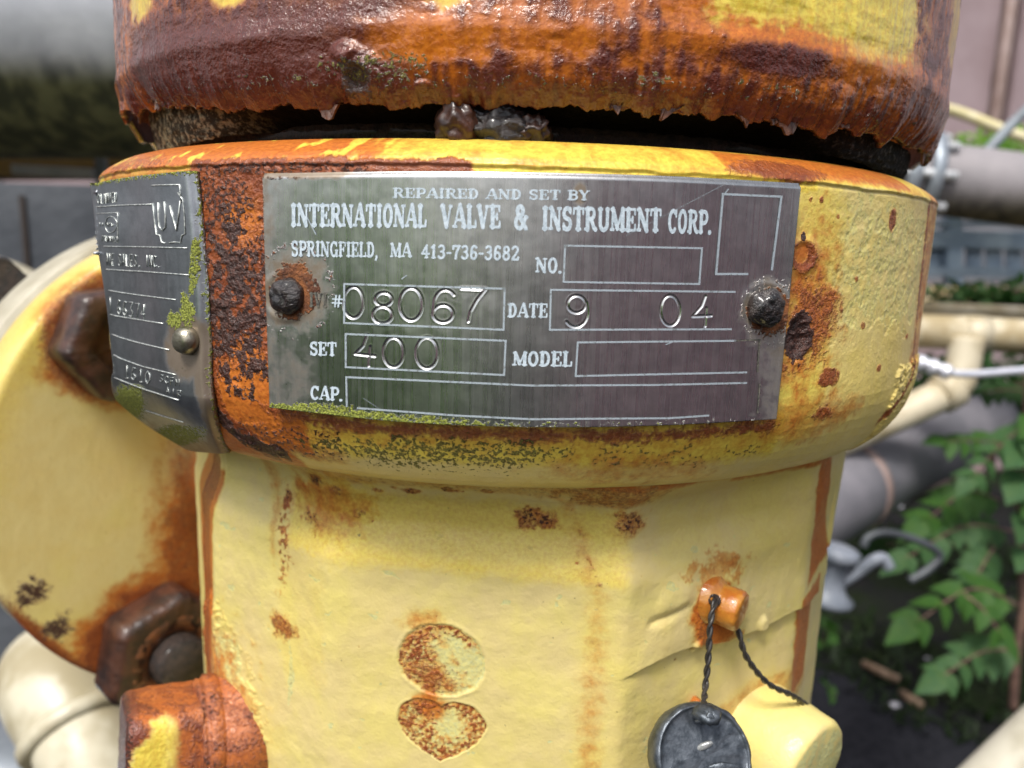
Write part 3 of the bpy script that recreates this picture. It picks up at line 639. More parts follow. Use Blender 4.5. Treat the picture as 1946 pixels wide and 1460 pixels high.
def glyph(ch, bold=1.0, nz=.0):
    """-> width, list of polygons (2D) from a marching-squares contour of the stroke field"""
    key = (ch, bold)
    if key in _gc: return _gc[key]
    w, strokes, ser = GL[ch]; h = .033
    xs = np.arange(-.12, w + .12, h); ys = np.arange(-.25, 1.15, h); X, Y = np.meshgrid(xs, ys); F = np.full(X.shape, 9.0)
    for pts, hv in strokes:
        r = (N_S + (T_ - N_S) * hv) * bold
        for (a, b) in zip(pts, pts[1:]):
            dx, dy = b[0] - a[0], b[1] - a[1]; L = dx * dx + dy * dy + 1e-9
            t = np.clip(((X - a[0]) * dx + (Y - a[1]) * dy) / L, 0, 1)
            F = np.minimum(F, np.hypot(X - a[0] - t * dx, Y - a[1] - t * dy) - r)
    for (sx, sy, sw) in ser:
        yc = .065 if sy == 0 else (.935 if sy == 1 else sy)
        F = np.minimum(F, np.maximum(np.abs(X - sx) - sw, np.abs(Y - yc) - .068 * bold))
    polys = []
    for j in range(len(ys) - 1):
        for i in range(len(xs) - 1):
            q = [(i, j), (i + 1, j), (i + 1, j + 1), (i, j + 1)]; v = [F[b, a] for a, b in q]
            if min(v) >= 0: continue
            out = []
            for k in range(4):
                a, b = q[k], q[(k + 1) % 4]; va, vb = v[k], v[(k + 1) % 4]
                if va < 0: out.append((xs[a[0]], ys[a[1]]))
                if (va < 0) != (vb < 0):
                    t = va / (va - vb); out.append((xs[a[0]] + (xs[b[0]] - xs[a[0]]) * t, ys[a[1]] + (ys[b[1]] - ys[a[1]]) * t))
            if len(out) > 2: polys.append(out)
    _gc[key] = (w, polys); return _gc[key]
def text_polys(s, quad, bold=1.0):
    """photo-space quad (TL, TR, BR, BL) -> polygons in photo space"""
    tot = sum(GL[c][0] for c in s); out = []; x = 0
    (tl, tr, br, bl) = [np.array(q, float) for q in quad]
    for c in s:
        w, polys = glyph(c, bold)
        for p in polys:
            out.append([(1 - v) * ((1 - u) * tl + u * tr) + v * ((1 - u) * bl + u * br)
                        for (u, v) in [((x + px) / tot, 1 - py) for px, py in p]])
        x += w
    return out
def lay(name, polys, Rf, m, parent):
    """photo-space polygons laid on the surface Rf"""
    V, F = [], []
    for p in polys:
        F.append(list(range(len(V), len(V) + len(p)))); V += list(p)
    V = np.array(V); th, z = cyl(V[:, 0], V[:, 1], Rf); R = Rf(th, z) if callable(Rf) else Rf
    P = np.stack([R * np.sin(th), -R * np.cos(th), z], -1)
    me = bpy.data.meshes.new(name); me.from_pydata(P.tolist(), [], F); me.update(); smooth(me)
    return obj(name, me, m, parent)

# ------------------------------------------------------------------ plates
def metal(name, tint, rgh, brushed=True, dark=False):
    b = NB(name); A = b.attr('stain'); B = b.attr('paint')
    n1 = b.noise(420, 5, .65); n2 = b.noise(1700, 4, .6, off=3)
    br = b.noise(4200, 2, .5, stretch=(1, 1, .03) if brushed else (1, 1, 1)); br2 = b.noise(1500, 3, .6, stretch=(1, 1, .03), off=7)
    c = b.mix(b.step(n1, .35, .7), tint, (tint[0] * .78, tint[1] * .79, tint[2] * .80))
    c = b.mix(b.math('MULTIPLY', b.step(br, .45, .75), .16), c, (tint[0] * 1.6, tint[1] * 1.6, tint[2] * 1.65))
    film = b.step(b.math('ADD', A[0], b.math('MULTIPLY', b.math('SUBTRACT', n1, .5), .8)), .25, .75)
    c = b.mix(b.math('MULTIPLY', film, .75), c, (.20, .13, .06))
    fr = b.step(b.math('ADD', A[1], b.math('MULTIPLY', b.math('SUBTRACT', n2, .5), 1.0)), .42, .62); fr = b.math('MULTIPLY', fr, b.step(A[1], .02, .15))
    c = b.mix(fr, c, b.mix(b.step(n1, .35, .65), (.09, .03, .014), (.28, .10, .03)))
    fm = b.step(b.math('ADD', B[1], b.math('MULTIPLY', b.math('SUBTRACT', n2, .5), 1.6)), .5, .6); fm = b.math('MULTIPLY', fm, b.step(B[1], .02, .15))
    c = b.mix(fm, c, b.mix(b.step(b.noise(4000, 2, .6, off=5), .35, .65), (.07, .08, .012), (.34, .38, .06)))
    dust = b.math('MULTIPLY', b.step(b.noise(1500, 2, .5, off=30), .70, .76), .4); c = b.mix(dust, c, (.5, .5, .48))
    c = b.mix(b.math('MULTIPLY', A[2], .9), c, (.95, .95, .93)); b.set(Base_Color=c)  # third stain channel: painted near-white highlight on the stamped strokes
    any_ = b.math('MAXIMUM', fr, fm); b.set(Metallic=b.mixf(any_, b.mixf(b.math('MULTIPLY', film, .6), 1.0, .2), 0.0))
    r = b.math('ADD', rgh, b.math('MULTIPLY', b.step(br2, .3, .7), .06)); r = b.mixf(b.math('MULTIPLY', film, .7), r, .5)
    r = b.mixf(b.math('MULTIPLY', A[2], .8), r, .16); b.set(Roughness=b.mixf(any_, r, .85))
    nn = b.bump(b.math('ADD', br, b.math('MULTIPLY', br2, .8)), .05 if brushed else .06, .0002)
    nn = b.bump(b.math('MULTIPLY', any_, n2), .9, .0006, nn); b.set(Normal=nn)
    return b.m
M_plate = metal('brushed_steel', (.60, .595, .58), .25)
M_tag = metal('grey_tag_metal', (.40, .42, .45), .36, brushed=False)
R1 = .0950
def plate_R(th, z): return R1 + .0005 * sm(math.radians(18), math.radians(27), np.asarray(th))
R1i = lambda th, z: plate_R(th, z) + .00042
def bez(pts, t):
    """piecewise linear polyline evaluated at t in [0, 1] with smoothing handled by many points"""
    p = np.array(pts, float); k = np.linspace(0, 1, len(p)); return np.stack([np.interp(t, k, p[:, 0]), np.interp(t, k, p[:, 1])], -1)
NU, NV = 720, 330
s = np.linspace(0, 1, NU); t = np.linspace(0, 1, NV)
sp_top = [tuple(q)[:2] for q in spline([(498, 329, 0), (760, 325, 0), (1010, 327, 0), (1270, 334, 0), (1523, 348, 0)], 8)]
sp_bot = [tuple(q)[:2] for q in spline([(512, 775, 0), (760, 802, 0), (1010, 812, 0), (1250, 809, 0), (1476, 797, 0)], 8)]
tp, bt = bez(sp_top, s), bez(sp_bot, s)
PX = tp[None] * (1 - t)[:, None, None] + bt[None] * t[:, None, None]
th, z = cyl(PX[..., 0], PX[..., 1], plate_R)
x, y = PX[..., 0], PX[..., 1]; U_, V_ = th * 95, z * 1e3
# stamped figures: grooves pressed into the sheet
z1 = lambda px, py: (490 + px / 2.919, 320 + py / 2.919); z2 = lambda px, py: (1000 + px / 2.920, 320 + py / 2.920)
def el(zf, cx, cy, rx, ry, a0=0, a1=360, n=34): return [zf(cx + rx * math.cos(math.radians(a0 + (a1 - a0) * k / n)), cy + ry * math.sin(math.radians(a0 + (a1 - a0) * k / n))) for k in range(n + 1)]
ST = [el(z1, 530, 745, 55, 86), el(z1, 698, 728, 46, 37), el(z1, 692, 815, 53, 47), el(z1, 850, 755, 63, 90), el(z1, 1027, 808, 55, 48),
      el(z1, 1040, 755, 62, 80, -40, -180, 16) + [z1(974, 800)], [z1(1128, 668), z1(1262, 672), z1(1215, 732), z1(1180, 795), z1(1168, 850)],
      [z1(606, 925), z1(585, 985), z1(540, 1030), z1(650, 1043)], [z1(624, 990), z1(616, 1098)], el(z1, 752, 1022, 56, 82), el(z1, 938, 1025, 60, 86),
      el(z2, 280, 755, 50, 48), [z2(334, 745)] + el(z2, 275, 800, 66, 82, -10, 140, 14), el(z2, 800, 790, 53, 84),
      [z2(995, 710), z2(975, 765), z2(925, 822), z2(1027, 818)], [z2(1000, 775), z2(993, 878)]]
dist = np.full(x.shape, 50.0)
for poly in ST:
    P = np.array(poly); x0, x1, y0, y1 = P[:, 0].min() - 14, P[:, 0].max() + 14, P[:, 1].min() - 14, P[:, 1].max() + 14
    i0, i1 = np.searchsorted(s, [(x0 - 512) / 1000 - .02, (x1 - 498) / 964 + .02]); j0, j1 = np.searchsorted(t, [(y0 - 345) / 480 - .02, (y1 - 320) / 440 + .02])
    sl = (slice(max(j0, 0), j1), slice(max(i0, 0), i1)); xx, yy = x[sl], y[sl]; dd_ = dist[sl]
    for (a, b_) in zip(P, P[1:]):
        dx, dy = b_ - a; L = dx * dx + dy * dy + 1e-9; tt = np.clip(((xx - a[0]) * dx + (yy - a[1]) * dy) / L, 0, 1)
        dd_ = np.minimum(dd_, np.hypot(xx - a[0] - tt * dx, yy - a[1] - tt * dy))
    dist[sl] = dd_
n_g = fbm(x * .03, y * .03, 0, 3, 1.0, 83); dist_mm = dist * .074
gm = .75 + .35 * n_g; groove = -.22 * gm * np.exp(-(dist_mm / .13) ** 2) + .028 * gm * np.exp(-((dist_mm - .29) / .11) ** 2) - .03 * np.exp(-(dist_mm / 1.4) ** 2)
dent = .10 * fbm(U_, V_, 0, 3, .05, 80) + .030 * fbm(U_, V_, 0, 3, .22, 81)
for (rx_, ry_) in ((546, 563), (1455, 585)):
    dr = np.hypot(x - rx_, y - ry_) * .075; dent = dent - .30 * np.exp(-(dr / 2.6) ** 2) * sm(1.6, 2.8, dr) + .10 * np.exp(-((dr - 3.4) / .5) ** 2)
dent -= .5 * sm(.03, .0, t)[:, None] ** 2        # edge rolled over at the shear
Rp = plate_R(th, z) + (groove + dent) * 1e-3
PP = revolve(th, Rp, z)
stn = np.zeros(x.shape + (3,)); pnt = np.zeros(x.shape + (3,)); n_a = fbm(U_, V_, 0, 4, .5, 90); n_b = fbm(U_, V_, 0, 3, 2.0, 91)
d1 = np.hypot((x - 560) * 1.0, (y - 552) * .85); d2 = np.hypot((x - 1462), (y - 592) * .9)
ring = lambda d, a, w: np.exp(-((d - a) / w) ** 2)
stn[..., 0] = np.maximum.reduce([sm(105, 30, d1 + 26 * n_a) * .85, sm(90, 25, d2 + 24 * n_a) * .75, sm(560, 500, x + 30 * n_a) * .55, sm(350, 332, y + 9 * n_a) * sm(760, 600, x) * .8,
                                 sm(1400, 1475, x + 30 * n_a) * sm(560, 660, y) * .55, sm(700, 560, x) * sm(560, 700, y) * .45,
                                 np.exp(-((x - 1102) / 14) ** 2 - ((y - 368) / 22) ** 2) * 1.2])
stn[..., 1] = np.maximum.reduce([ring(d1 + 22 * n_a, 76, 12) * .50 * sm(-.3, .3, n_a + .1), sm(62, 36, d1 + 12 * n_b + 10 * n_a) * .7, ring(d2 + 12 * n_a, 54, 9) * .40, sm(52, 36, d2 + 12 * n_b) * .7,
                                 sm(508, 500, x) * .50, sm(650, 540, d1 * 2 + 400) * 0, sm(6, 2, np.abs(y - 338) + 3 * n_b) * sm(700, 560, x) * .4])
stn[..., 2] = ring(dist_mm, .17, .08) * sm(-.5, .3, n_b + .2) * .9; stn[..., 0] = np.maximum(stn[..., 0], sm(.08, .02, dist_mm) * .5)  # stroke edges: sky glint put into the colour; groove centres: dark film
yb = np.interp(x, [p[0] for p in sp_bot], [p[1] for p in sp_bot])
lift = np.interp(x, [500, 560, 640, 760, 900, 1040, 1200, 1330, 1420, 1480], [8, 20, 30, 24, 19, 15, 12, 15, 6, 0])
pnt[..., 1] = sm(1.15, .45, (yb - y) / lift + .6 * n_a + .35 * n_b) * np.interp(x, [500, 560, 820, 1000, 1480], [.62, .80, .66, .42, .30])
nameplate = obj('nameplate', grid('nameplate', PP, attrs={'stain': stn, 'paint': pnt}, flip=True), M_plate, valve)
nameplate['label'] = 'large brushed steel repair plate with white lettering and stamped figures'
sol = nameplate.modifiers.new('thickness', 'SOLIDIFY'); sol.thickness = .0007; sol.offset = -1

# printed frames: double white lines
def frame_lines(segs, w=4.6):
    out = []
    for a, b_ in segs:
        a, b_ = np.array(a, float), np.array(b_, float); d = b_ - a; L = np.linalg.norm(d); n = np.array([-d[1], d[0]]) / L; k = max(1, int(L / 12)); e = d / L * w * .5
        for off, hw in ((0, w * .5),):
            for i in range(k):
                p, q = a + d * i / k - (e if i == 0 else 0), a + d * (i + 1) / k + (e if i == k - 1 else 0)
                out.append([p + n * (off - hw), q + n * (off - hw), q + n * (off + hw), p + n * (off + hw)])
    return out
def closed(*p): return list(zip(p, p[1:] + p[:1]))
b = NB('etched_line'); b.set(Base_Color=b.mix(b.step(b.noise(1500, 3, .7), .33, .46), (.26, .29, .30), (.46, .53, .58)), Roughness=.5, Metallic=.4); M_line = b.m
def outline(name, segs, m=M_line, w=3.6, lift=.00003):
    o = lay(name, frame_lines(segs, w), lambda th, z: pl_surf(th, z) + lift, m, nameplate); return o
# follow the slightly dented sheet: interpolate its radius
_thg = np.linspace(th.min(), th.max(), 500); _zg = np.linspace(z.min(), z.max(), 240)
_TG, _ZG = np.meshgrid(_thg, _zg)
_dm = .10 * fbm(_TG * 95, _ZG * 1e3, 0, 3, .05, 80) + .030 * fbm(_TG * 95, _ZG * 1e3, 0, 3, .22, 81)
def pl_surf(tq, zq):
    i = np.clip((tq - _thg[0]) / (_thg[1] - _thg[0]), 0, 498.99); j = np.clip((zq - _zg[0]) / (_zg[1] - _zg[0]), 0, 238.99)
    i0 = i.astype(int); j0 = j.astype(int); a, b_ = i - i0, j - j0
    d = (_dm[j0, i0] * (1 - a) * (1 - b_) + _dm[j0, i0 + 1] * a * (1 - b_) + _dm[j0 + 1, i0] * (1 - a) * b_ + _dm[j0 + 1, i0 + 1] * a * b_)
    return plate_R(tq, zq) + d * 1e-3 + .00006
L1 = ((1074, 467), (1334, 472), (1329, 540), (1071, 536)); outline('box_outline', closed(*L1))
outline('box_outline', [((1374, 369), (1485, 374)), ((1485, 374), (1467, 512)), ((1374, 369), (1361, 521)), ((1361, 521), (1420, 521))], w=4.2)
outline('box_outline', [((1047, 551), (1396, 555)), ((1047, 551), (1045, 627)), ((1045, 627), (1389, 626))])
outline('box_outline', [((1098, 651), (1397, 648)), ((1098, 651), (1094, 715)), ((1094, 715), (1418, 708))])
outline('box_outline', [((1397, 648), (1444, 646)), ((1444, 646), (1440, 706)), ((1444, 731), (1440, 784))], m=M_darkprint, w=3)
outline('box_outline', closed((654, 540), (959, 549), (957, 627), (654, 614)))
outline('box_outline', closed((657, 635), (961, 648), (958, 713), (657, 698)))
outline('box_outline', [((658, 717), (1010, 733)), ((1010, 733), (1240, 732)), ((1240, 732), (1418, 728)), ((658, 717), (659, 772)), ((680, 776), (867, 790)), ((867, 790), (1010, 797)), ((1010, 797), (1274, 795)), ((1274, 795), (1346, 790))])
Rt = lambda th, z: pl_surf(th, z) + .00004
def word(s_, q, bold=1.0, m=M_print): return lay('printed_lettering', text_polys(s_, q, bold), Rt, m, nameplate)
word('REPAIRED AND SET BY', ((746, 357), (1122, 362), (1121, 381), (746, 376)), 0.79)
word('INTERNATIONAL', ((552, 388), (812, 389), (811, 432), (552, 430)), 0.96)
word('VALVE', ((837, 389), (952, 390), (952, 434), (837, 433)), 0.96)
word('&', ((976, 390), (1006, 391), (1005, 436), (976, 436)), 0.96)
word('INSTRUMENT', ((1030, 393), (1258, 397), (1257, 441), (1029, 437)), 0.96)
word('CORP.', ((1270, 399), (1354, 401), (1352, 444), (1268, 442)), 0.90)
word('SPRINGFIELD,', ((553, 458), (719, 461), (719, 489), (553, 487)), 0.82)
word('MA', ((741, 462), (782, 463), (782, 489), (741, 489)), 0.82)
word('413-736-3682', ((801, 465), (988, 468), (987, 495), (800, 491)), 0.84)
word('NO.', ((1017, 490), (1069, 491), (1068, 519), (1017, 518)), 0.86)
word('#', ((629, 559), (652, 560), (652, 586), (629, 585)), 0.86)
word('IVI', ((587, 556), (622, 557), (622, 584), (587, 583)), 0.82, M_darkprint)
word('DATE', ((965, 577), (1042, 577), (1041, 604), (964, 603)), 0.84)
word('SET', ((588, 650), (640, 651), (640, 677), (588, 675)), 0.86)
word('CAP.', ((589, 734), (652, 737), (651, 762), (589, 759)), 0.86)
word('MODEL', ((974, 669), (1089, 668), (1088, 697), (973, 695)), 0.86)
# scratches on the sheet
for a, b_ in (((1374, 352), (1190, 448)), ((1384, 360), (1376, 370)), ((764, 530), (772, 524)), ((1266, 655), (1278, 650)), ((583, 412), (600, 445)), ((690, 757), (722, 778))):
    outline('scratch', [(a, b_)], w=.55 if abs(a[0] - b_[0]) > 30 else 2.0)

def rivet(x, y, rpx, R, m, parent, h=.8, jit=.05, seed=1, flat=False):
    c = cylv(x, y, R); n = Vector((c.x, c.y, 0)).normalized()
    r = rpx * (c - Vector(CC)).length / FPX
    prof = [(r * 1.0, -.001)] + [(r * math.cos(a) ** .75 if a < 1.56 else 0, r * h * math.sin(a)) for a in np.linspace(0, 1.5707, 12)]
    if flat: prof = [(r * 1.0, -.0008), (r * 1.0, r * .25), (r * .92, r * .5), (r * .72, r * .78), (r * .5, r * .86), (0, r * .86)]
    bm = lathe_bm(prof, c, n, 40)
    if jit:
        for v in bm.verts:
            q = v.co * 1e3; v.co += n * r * jit * float(fbm(q.x, q.y, q.z, 3, .9, seed)) + (v.co - c).normalized() * r * jit * 1.2 * float(fbm(q.x, q.y, q.z, 2, .5, seed + 5))
    return obj('rivet', bm, m, parent)
rivet(546, 563, 34, R1 + .0002, M_rivd, nameplate, .62, .16, 2)
rivet(1455, 585, 35, R1 + .0006, M_rivd, nameplate, .70, .16, 4)

# ---- left tag, standing away from the ring at its far edge
def tag_R(th, z):
    q = np.clip((-np.asarray(th) - math.radians(30)) / math.radians(36), 0, 1.3); z = np.asarray(z)
    return .0949 + .0042 * q ** 1.6 - np.clip(-.0245 - z, 0, 1) ** 1.5 * 6.5 + .0006 * np.sin(th * 19)
top_ = [(167, 349), (200, 343), (262, 334), (320, 328), (361, 324)]
bot_ = [(214, 745), (236, 792), (284, 826), (345, 853), (392, 862), (428, 863)]
NS, NT = 220, 300; s = np.linspace(0, 1, NS); t = np.linspace(0, 1, NT)
sm_b = [tuple(q)[:2] for q in spline([(*p, 0) for p in bot_], 8)]
tp, bt = bez(top_, s), bez(sm_b, s)
re = spline([(361, 324, 0), (374, 440, 0), (384, 560, 0), (388, 650, 0), (392, 745, 0), (404, 805, 0), (428, 863, 0)], 10)
le = spline([(167, 349, 0), (178, 450, 0), (192, 560, 0), (203, 660, 0), (214, 745, 0)], 10)
ed = bez([tuple(q)[:2] for q in re], t); edl = bez([tuple(q)[:2] for q in le], t)
lin = tp[None, -1] * (1 - t)[:, None] + bt[None, -1] * t[:, None]; linl = tp[None, 0] * (1 - t)[:, None] + bt[None, 0] * t[:, None]
PX = tp[None] * (1 - t)[:, None, None] + bt[None] * t[:, None, None] + (ed - lin)[:, None] * s[None, :, None] ** 3 + (edl - linl)[:, None] * ((1 - s) ** 2)[None, :, None]
th, z = cyl(PX[..., 0], PX[..., 1], tag_R); x, y = PX[..., 0], PX[..., 1]
nn_a = fbm(x * .02, y * .02, 0, 4, 1.0, 95); nn_b = fbm(x * .08, y * .08, 0, 3, 1.0, 96)
Rg = tag_R(th, z) + 1e-3 * (.25 * fbm(x * .006, y * .006, 0, 2, 1.0, 97) + .03 * nn_a - .35 * np.exp(-(np.hypot(x - 356, y - 648) / 30) ** 2))
Rg = Rg - .0009 * sm(.90, 1, s)[None, :] ** 2
stn = np.zeros(x.shape + (3,)); pnt = np.zeros(x.shape + (3,))
ss, tt = np.meshgrid(s, t)
pnt[..., 1] = np.maximum.reduce([sm(.10, .0, ss + .03 * nn_a) * sm(.60, .70, tt) * .4, sm(1.2, .2, np.hypot((x - 240) / 44, (y - 775) / 50) + .7 * nn_a) * .9, sm(.035, .0, tt + .012 * nn_a) * .62,
                                 sm(1.1, .5, np.hypot((x - 366 + .04 * (y - 520)) / 9, (y - 520) / 70) + .9 * nn_a) * .7, sm(1.2, .3, np.hypot((x - 352) / 26, (y - 592) / 40) + 1.0 * nn_a) * .85, sm(1.15, .4, np.hypot((x - 330) / 24, (y - 606) / 26) + .8 * nn_a) * .9,
                                 sm(.93, 1.0, ss + .04 * nn_a) * .5, sm(1.1, .3, np.hypot((x - 340) / 85, (y - 828) / 32) + .5 * nn_a) * .7, sm(1.0, .4, np.hypot((x - 345) / 42, (y - 700) / 50)) * .25])
stn[..., 0] = np.maximum.reduce([sm(.74, .95, ss + .08 * nn_a) * sm(.35, .6, tt), sm(.84, 1.0, tt + .05 * nn_a) * .7, sm(1.2, .5, np.hypot((x - 355) / 50, (y - 660) / 80)) * .9])
stn[..., 1] = np.maximum(sm(.95, 1, ss) * sm(.5, .8, tt) * .6, sm(.985, 1.0, ss) * .5)
tag2 = obj('rating_tag', grid('rating_tag', revolve(th, Rg, z), attrs={'stain': stn, 'paint': pnt}, flip=True), M_tag, valve)
tag2['label'] = 'grey curved metal tag with embossed UV mark and mossy edge'
sol = tag2.modifiers.new('thickness', 'SOLIDIFY'); sol.thickness = .0009; sol.offset = -1
E3 = lambda px, py: (150 + px / 2.56, 310 + py / 2.5614)
M_emb = simple('embossed_line', (.30, .33, .32), (.72, .74, .70), 1600, .35, metal=.6, bump=0)
def tsurf(th, z): return tag_R(th, z) + .0001 * 0
_Rg_t = Rg
from functools import lru_cache
_kx, _ky, _kr = x.ravel()[::7], y.ravel()[::7], (Rg - tag_R(th, z)).ravel()[::7]
def tag_off(px, py):
    i = np.argmin((_kx - px) ** 2 + (_ky - py) ** 2); return _kr[i]
def emboss(polys, w=1.3, name='embossed_line', zf=E3):
    bm = bmesh.new()
    for poly in polys:
        pts = []
        for p, q in zip(poly, poly[1:]):
            k = max(1, int(math.dist(p, q) / 40))
            pts += [(p[0] + (q[0] - p[0]) * i / k, p[1] + (q[1] - p[1]) * i / k) for i in range(k)]
        pts.append(poly[-1]); path = []
        for p in pts:
            a, c_ = zf(*p); th_, z_ = cyl(a, c_, tag_R); R_ = float(tag_R(th_, z_)) + float(tag_off(a, c_)) + .00005
            path.append(Vector((R_ * math.sin(th_), -R_ * math.cos(th_), float(z_))))
        if len(path) > 1: tube_bm(path, w * .85e-4, 6, bm)
    return obj(name, bm, M_emb, tag2)
emboss([[(70, 213), (200, 206), (353, 201)]]); emboss([[(102, 406), (300, 409), (527, 414)]]); emboss([[(114, 518), (300, 528), (537, 546)]])
emboss([[(128, 620), (300, 645), (470, 666)]]); emboss([[(132, 738), (270, 760), (408, 782)]]); emboss([[(146, 835), (290, 875), (440, 910)]])
emboss([[(156, 935), (310, 990), (475, 1031)]]); emboss([[(172, 1045), (330, 1105), (490, 1155)]]); emboss([[(330, 1205), (420, 1235), (510, 1262)]], 1.0)
def cw(cx, cy, rx, ry, a0=0, a1=360, n=18): return [(cx + rx * math.cos(math.radians(a0 + (a1 - a0) * k / n)), cy + ry * math.sin(math.radians(a0 + (a1 - a0) * k / n))) for k in range(n + 1)]
emboss([[(350, 110), (420, 107), (490, 106), (496, 190)], [(356, 195), (366, 270), (376, 348), (394, 352), (402, 385), (418, 392)], [(440, 390), (465, 385), (496, 388), (502, 352), (518, 345), (514, 260), (505, 180), (480, 145)]], 1.4, 'certification_mark')
emboss([[(382, 192), (386, 260), (390, 310), (405, 329), (422, 312), (420, 250), (412, 188)], [(440, 208), (458, 268), (476, 328), (486, 250), (492, 185)]], 1.7, 'certification_mark')
emboss([[(72, 245), (186, 242), (190, 388)], cw(147, 300, 38, 40), [(118, 300), (128, 292), (128, 308)], [(138, 310), (138, 292), (148, 292)], [(156, 292), (156, 308), (166, 300)], [(84, 290), (84, 308)], [(94, 290), (94, 308)]], .8, 'maker_mark')
SF = {'A': [[(0, 1), (.5, 0), (1, 1)], [(.2, .65), (.8, .65)]], 'T': [[(0, 0), (1, 0)], [(.5, 0), (.5, 1)]], 'E': [[(1, 0), (0, 0), (0, 1), (1, 1)], [(0, .5), (.8, .5)]], 'S': [[(1, .15), (.5, 0), (0, .22), (1, .75), (.5, 1), (0, .85)]],
      'L': [[(0, 0), (0, 1), (1, 1)]], 'I': [[(.5, 0), (.5, 1)]], 'N': [[(0, 1), (0, 0), (1, 1), (1, 0)]], 'C': [[(1, .15), (.5, 0), (0, .3), (0, .7), (.5, 1), (1, .85)]], '.': [[(.4, .9), (.5, 1)]], ',': [[(.5, .9), (.3, 1.15)]], ' ': [],
      'D': [[(0, 0), (0, 1), (.6, 1), (1, .7), (1, .3), (.6, 0), (0, 0)]], '1': [[(.2, .2), (.5, 0), (.5, 1)], [(.2, 1), (.8, 1)]], '6': [[(.9, .1), (.4, 0), (0, .5), (0, .8), (.5, 1), (1, .75), (.5, .5), (0, .7)]],
      '3': [[(0, 0), (1, 0), (.4, .4), (1, .7), (.6, 1), (0, .9)]], '7': [[(0, 0), (1, 0), (.4, 1)]], '0': [[(.5, 0), (0, .3), (0, .7), (.5, 1), (1, .7), (1, .3), (.5, 0)]], 'P': [[(0, 1), (0, 0), (1, .1), (1, .4), (0, .5)]],
      'R': [[(0, 1), (0, 0), (1, .1), (1, .4), (0, .5), (1, 1)]], 'M': [[(0, 1), (0, 0), (.5, .6), (1, 0), (1, 1)]], 'F': [[(1, 0), (0, 0), (0, 1)], [(0, .5), (.7, .5)]], 'O': [[(.5, 0), (0, .3), (0, .7), (.5, 1), (1, .7), (1, .3), (.5, 0)]], '4': [[(.7, 1), (.7, 0), (0, .65), (1, .65)]], 'V': [[(0, 0), (.5, 1), (1, 0)]], 'U': [[(0, 0), (0, .8), (.5, 1), (1, .8), (1, 0)]]}
def embtext(s_, x0, y0, x1, y1, h, w=.8):
    n = len(s_); polys = []
    for i, ch in enumerate(s_):
        bx = x0 + (x1 - x0) * i / n; by = y0 + (y1 - y0) * i / n; cw_ = (x1 - x0) / n * .62
        for st in SF.get(ch, []): polys.append([(bx + p[0] * cw_, by + p[1] * h) for p in st])
    emboss(polys, w, 'embossed_lettering')
embtext('OLIDATED', 72, 150, 185, 142, 48); embtext('ATE SALES, INC.', 116, 440, 400, 452, 58, 1.0); embtext('RD', 95, 352, 130, 354, 30, .6); embtext('TPVM31', 120, 354, 195, 358, 30, .6)
embtext('TJ66374', 128, 655, 330, 695, 72, 1.0); embtext('1610', 225, 985, 360, 1022, 62, 1.0); embtext('SCFM', 395, 1030, 500, 1058, 34, .8); embtext('AIR', 425, 1092, 510, 1112, 30, .7)
M_sil = simple('rivet_steel', (.20, .18, .12), (.42, .39, .31), 500, .32, metal=.9, bump=.3, bd=.0003)
rivet(357, 647, 25, lambda th, z: tag_R(th, z) + 0 * z, M_sil, tag2, .8, .02, 3, flat=True)

# ---- hardware on the body
def painted_attr(o, fn):
    me = o.data; co = np.zeros(len(me.vertices) * 3, np.float32); me.vertices.foreach_get('co', co); co = co.reshape(-1, 3)
    st, pt = fn(co)
    for a, v in (('stain', st), ('paint', pt)):
        at_ = me.attributes.new(a, 'FLOAT_COLOR', 'POINT'); c = np.ones((len(co), 4), np.float32); c[:, :3] = v; at_.data.foreach_set('color', c.ravel())
def densify(bm, cuts=2):
    bmesh.ops.subdivide_edges(bm, edges=bm.edges, cuts=cuts, use_grid_fill=True); return bm
def rough_up(bm, amp, sc, seed=1):
    co = np.array([v.co for v in bm.verts]) * 1e3; n = fbm(co[:, 0], co[:, 1], co[:, 2], 4, sc, seed)
    bm.normal_update()
    for v, k in zip(bm.verts, n): v.co += v.normal * amp * float(k)
    return bm
# square-headed plug, lower left
Rb_ = lambda th, z: body_R(th, z)
pbase = cylv(430, 1392, Rb_); pax = Vector((-.86, -.50, .10)).normalized()
bm = lathe_bm([(.0128, -.008), (.0128, .0012), (.0120, .0020), (.0124, .0026), (.0124, .0044), (.0116, .0052), (.0118, .0060), (.0104, .0066)], pbase, pax, 72)
rough_up(densify(bm, 1), .00030, .6, 7)
o = obj('plug_collar', bm, M_plug, valve)
def f_(co):
    n = fbm(co[:, 0] * 1e3, co[:, 1] * 1e3, co[:, 2] * 1e3, 4, .35, 3); z_ = np.zeros(len(co)); return np.stack([z_ + 1, .45 + .7 * n, .25 + .6 * n], -1), np.stack([z_ + .3, z_, z_], -1)
painted_attr(o, f_)
def sq_ring(r, n=64, k=4.5):
    return [(math.cos(a) * r * (abs(math.cos(a)) ** k + abs(math.sin(a)) ** k) ** (-1 / k), math.sin(a) * r * (abs(math.cos(a)) ** k + abs(math.sin(a)) ** k) ** (-1 / k)) for a in [2 * math.pi * i / n for i in range(n)]]
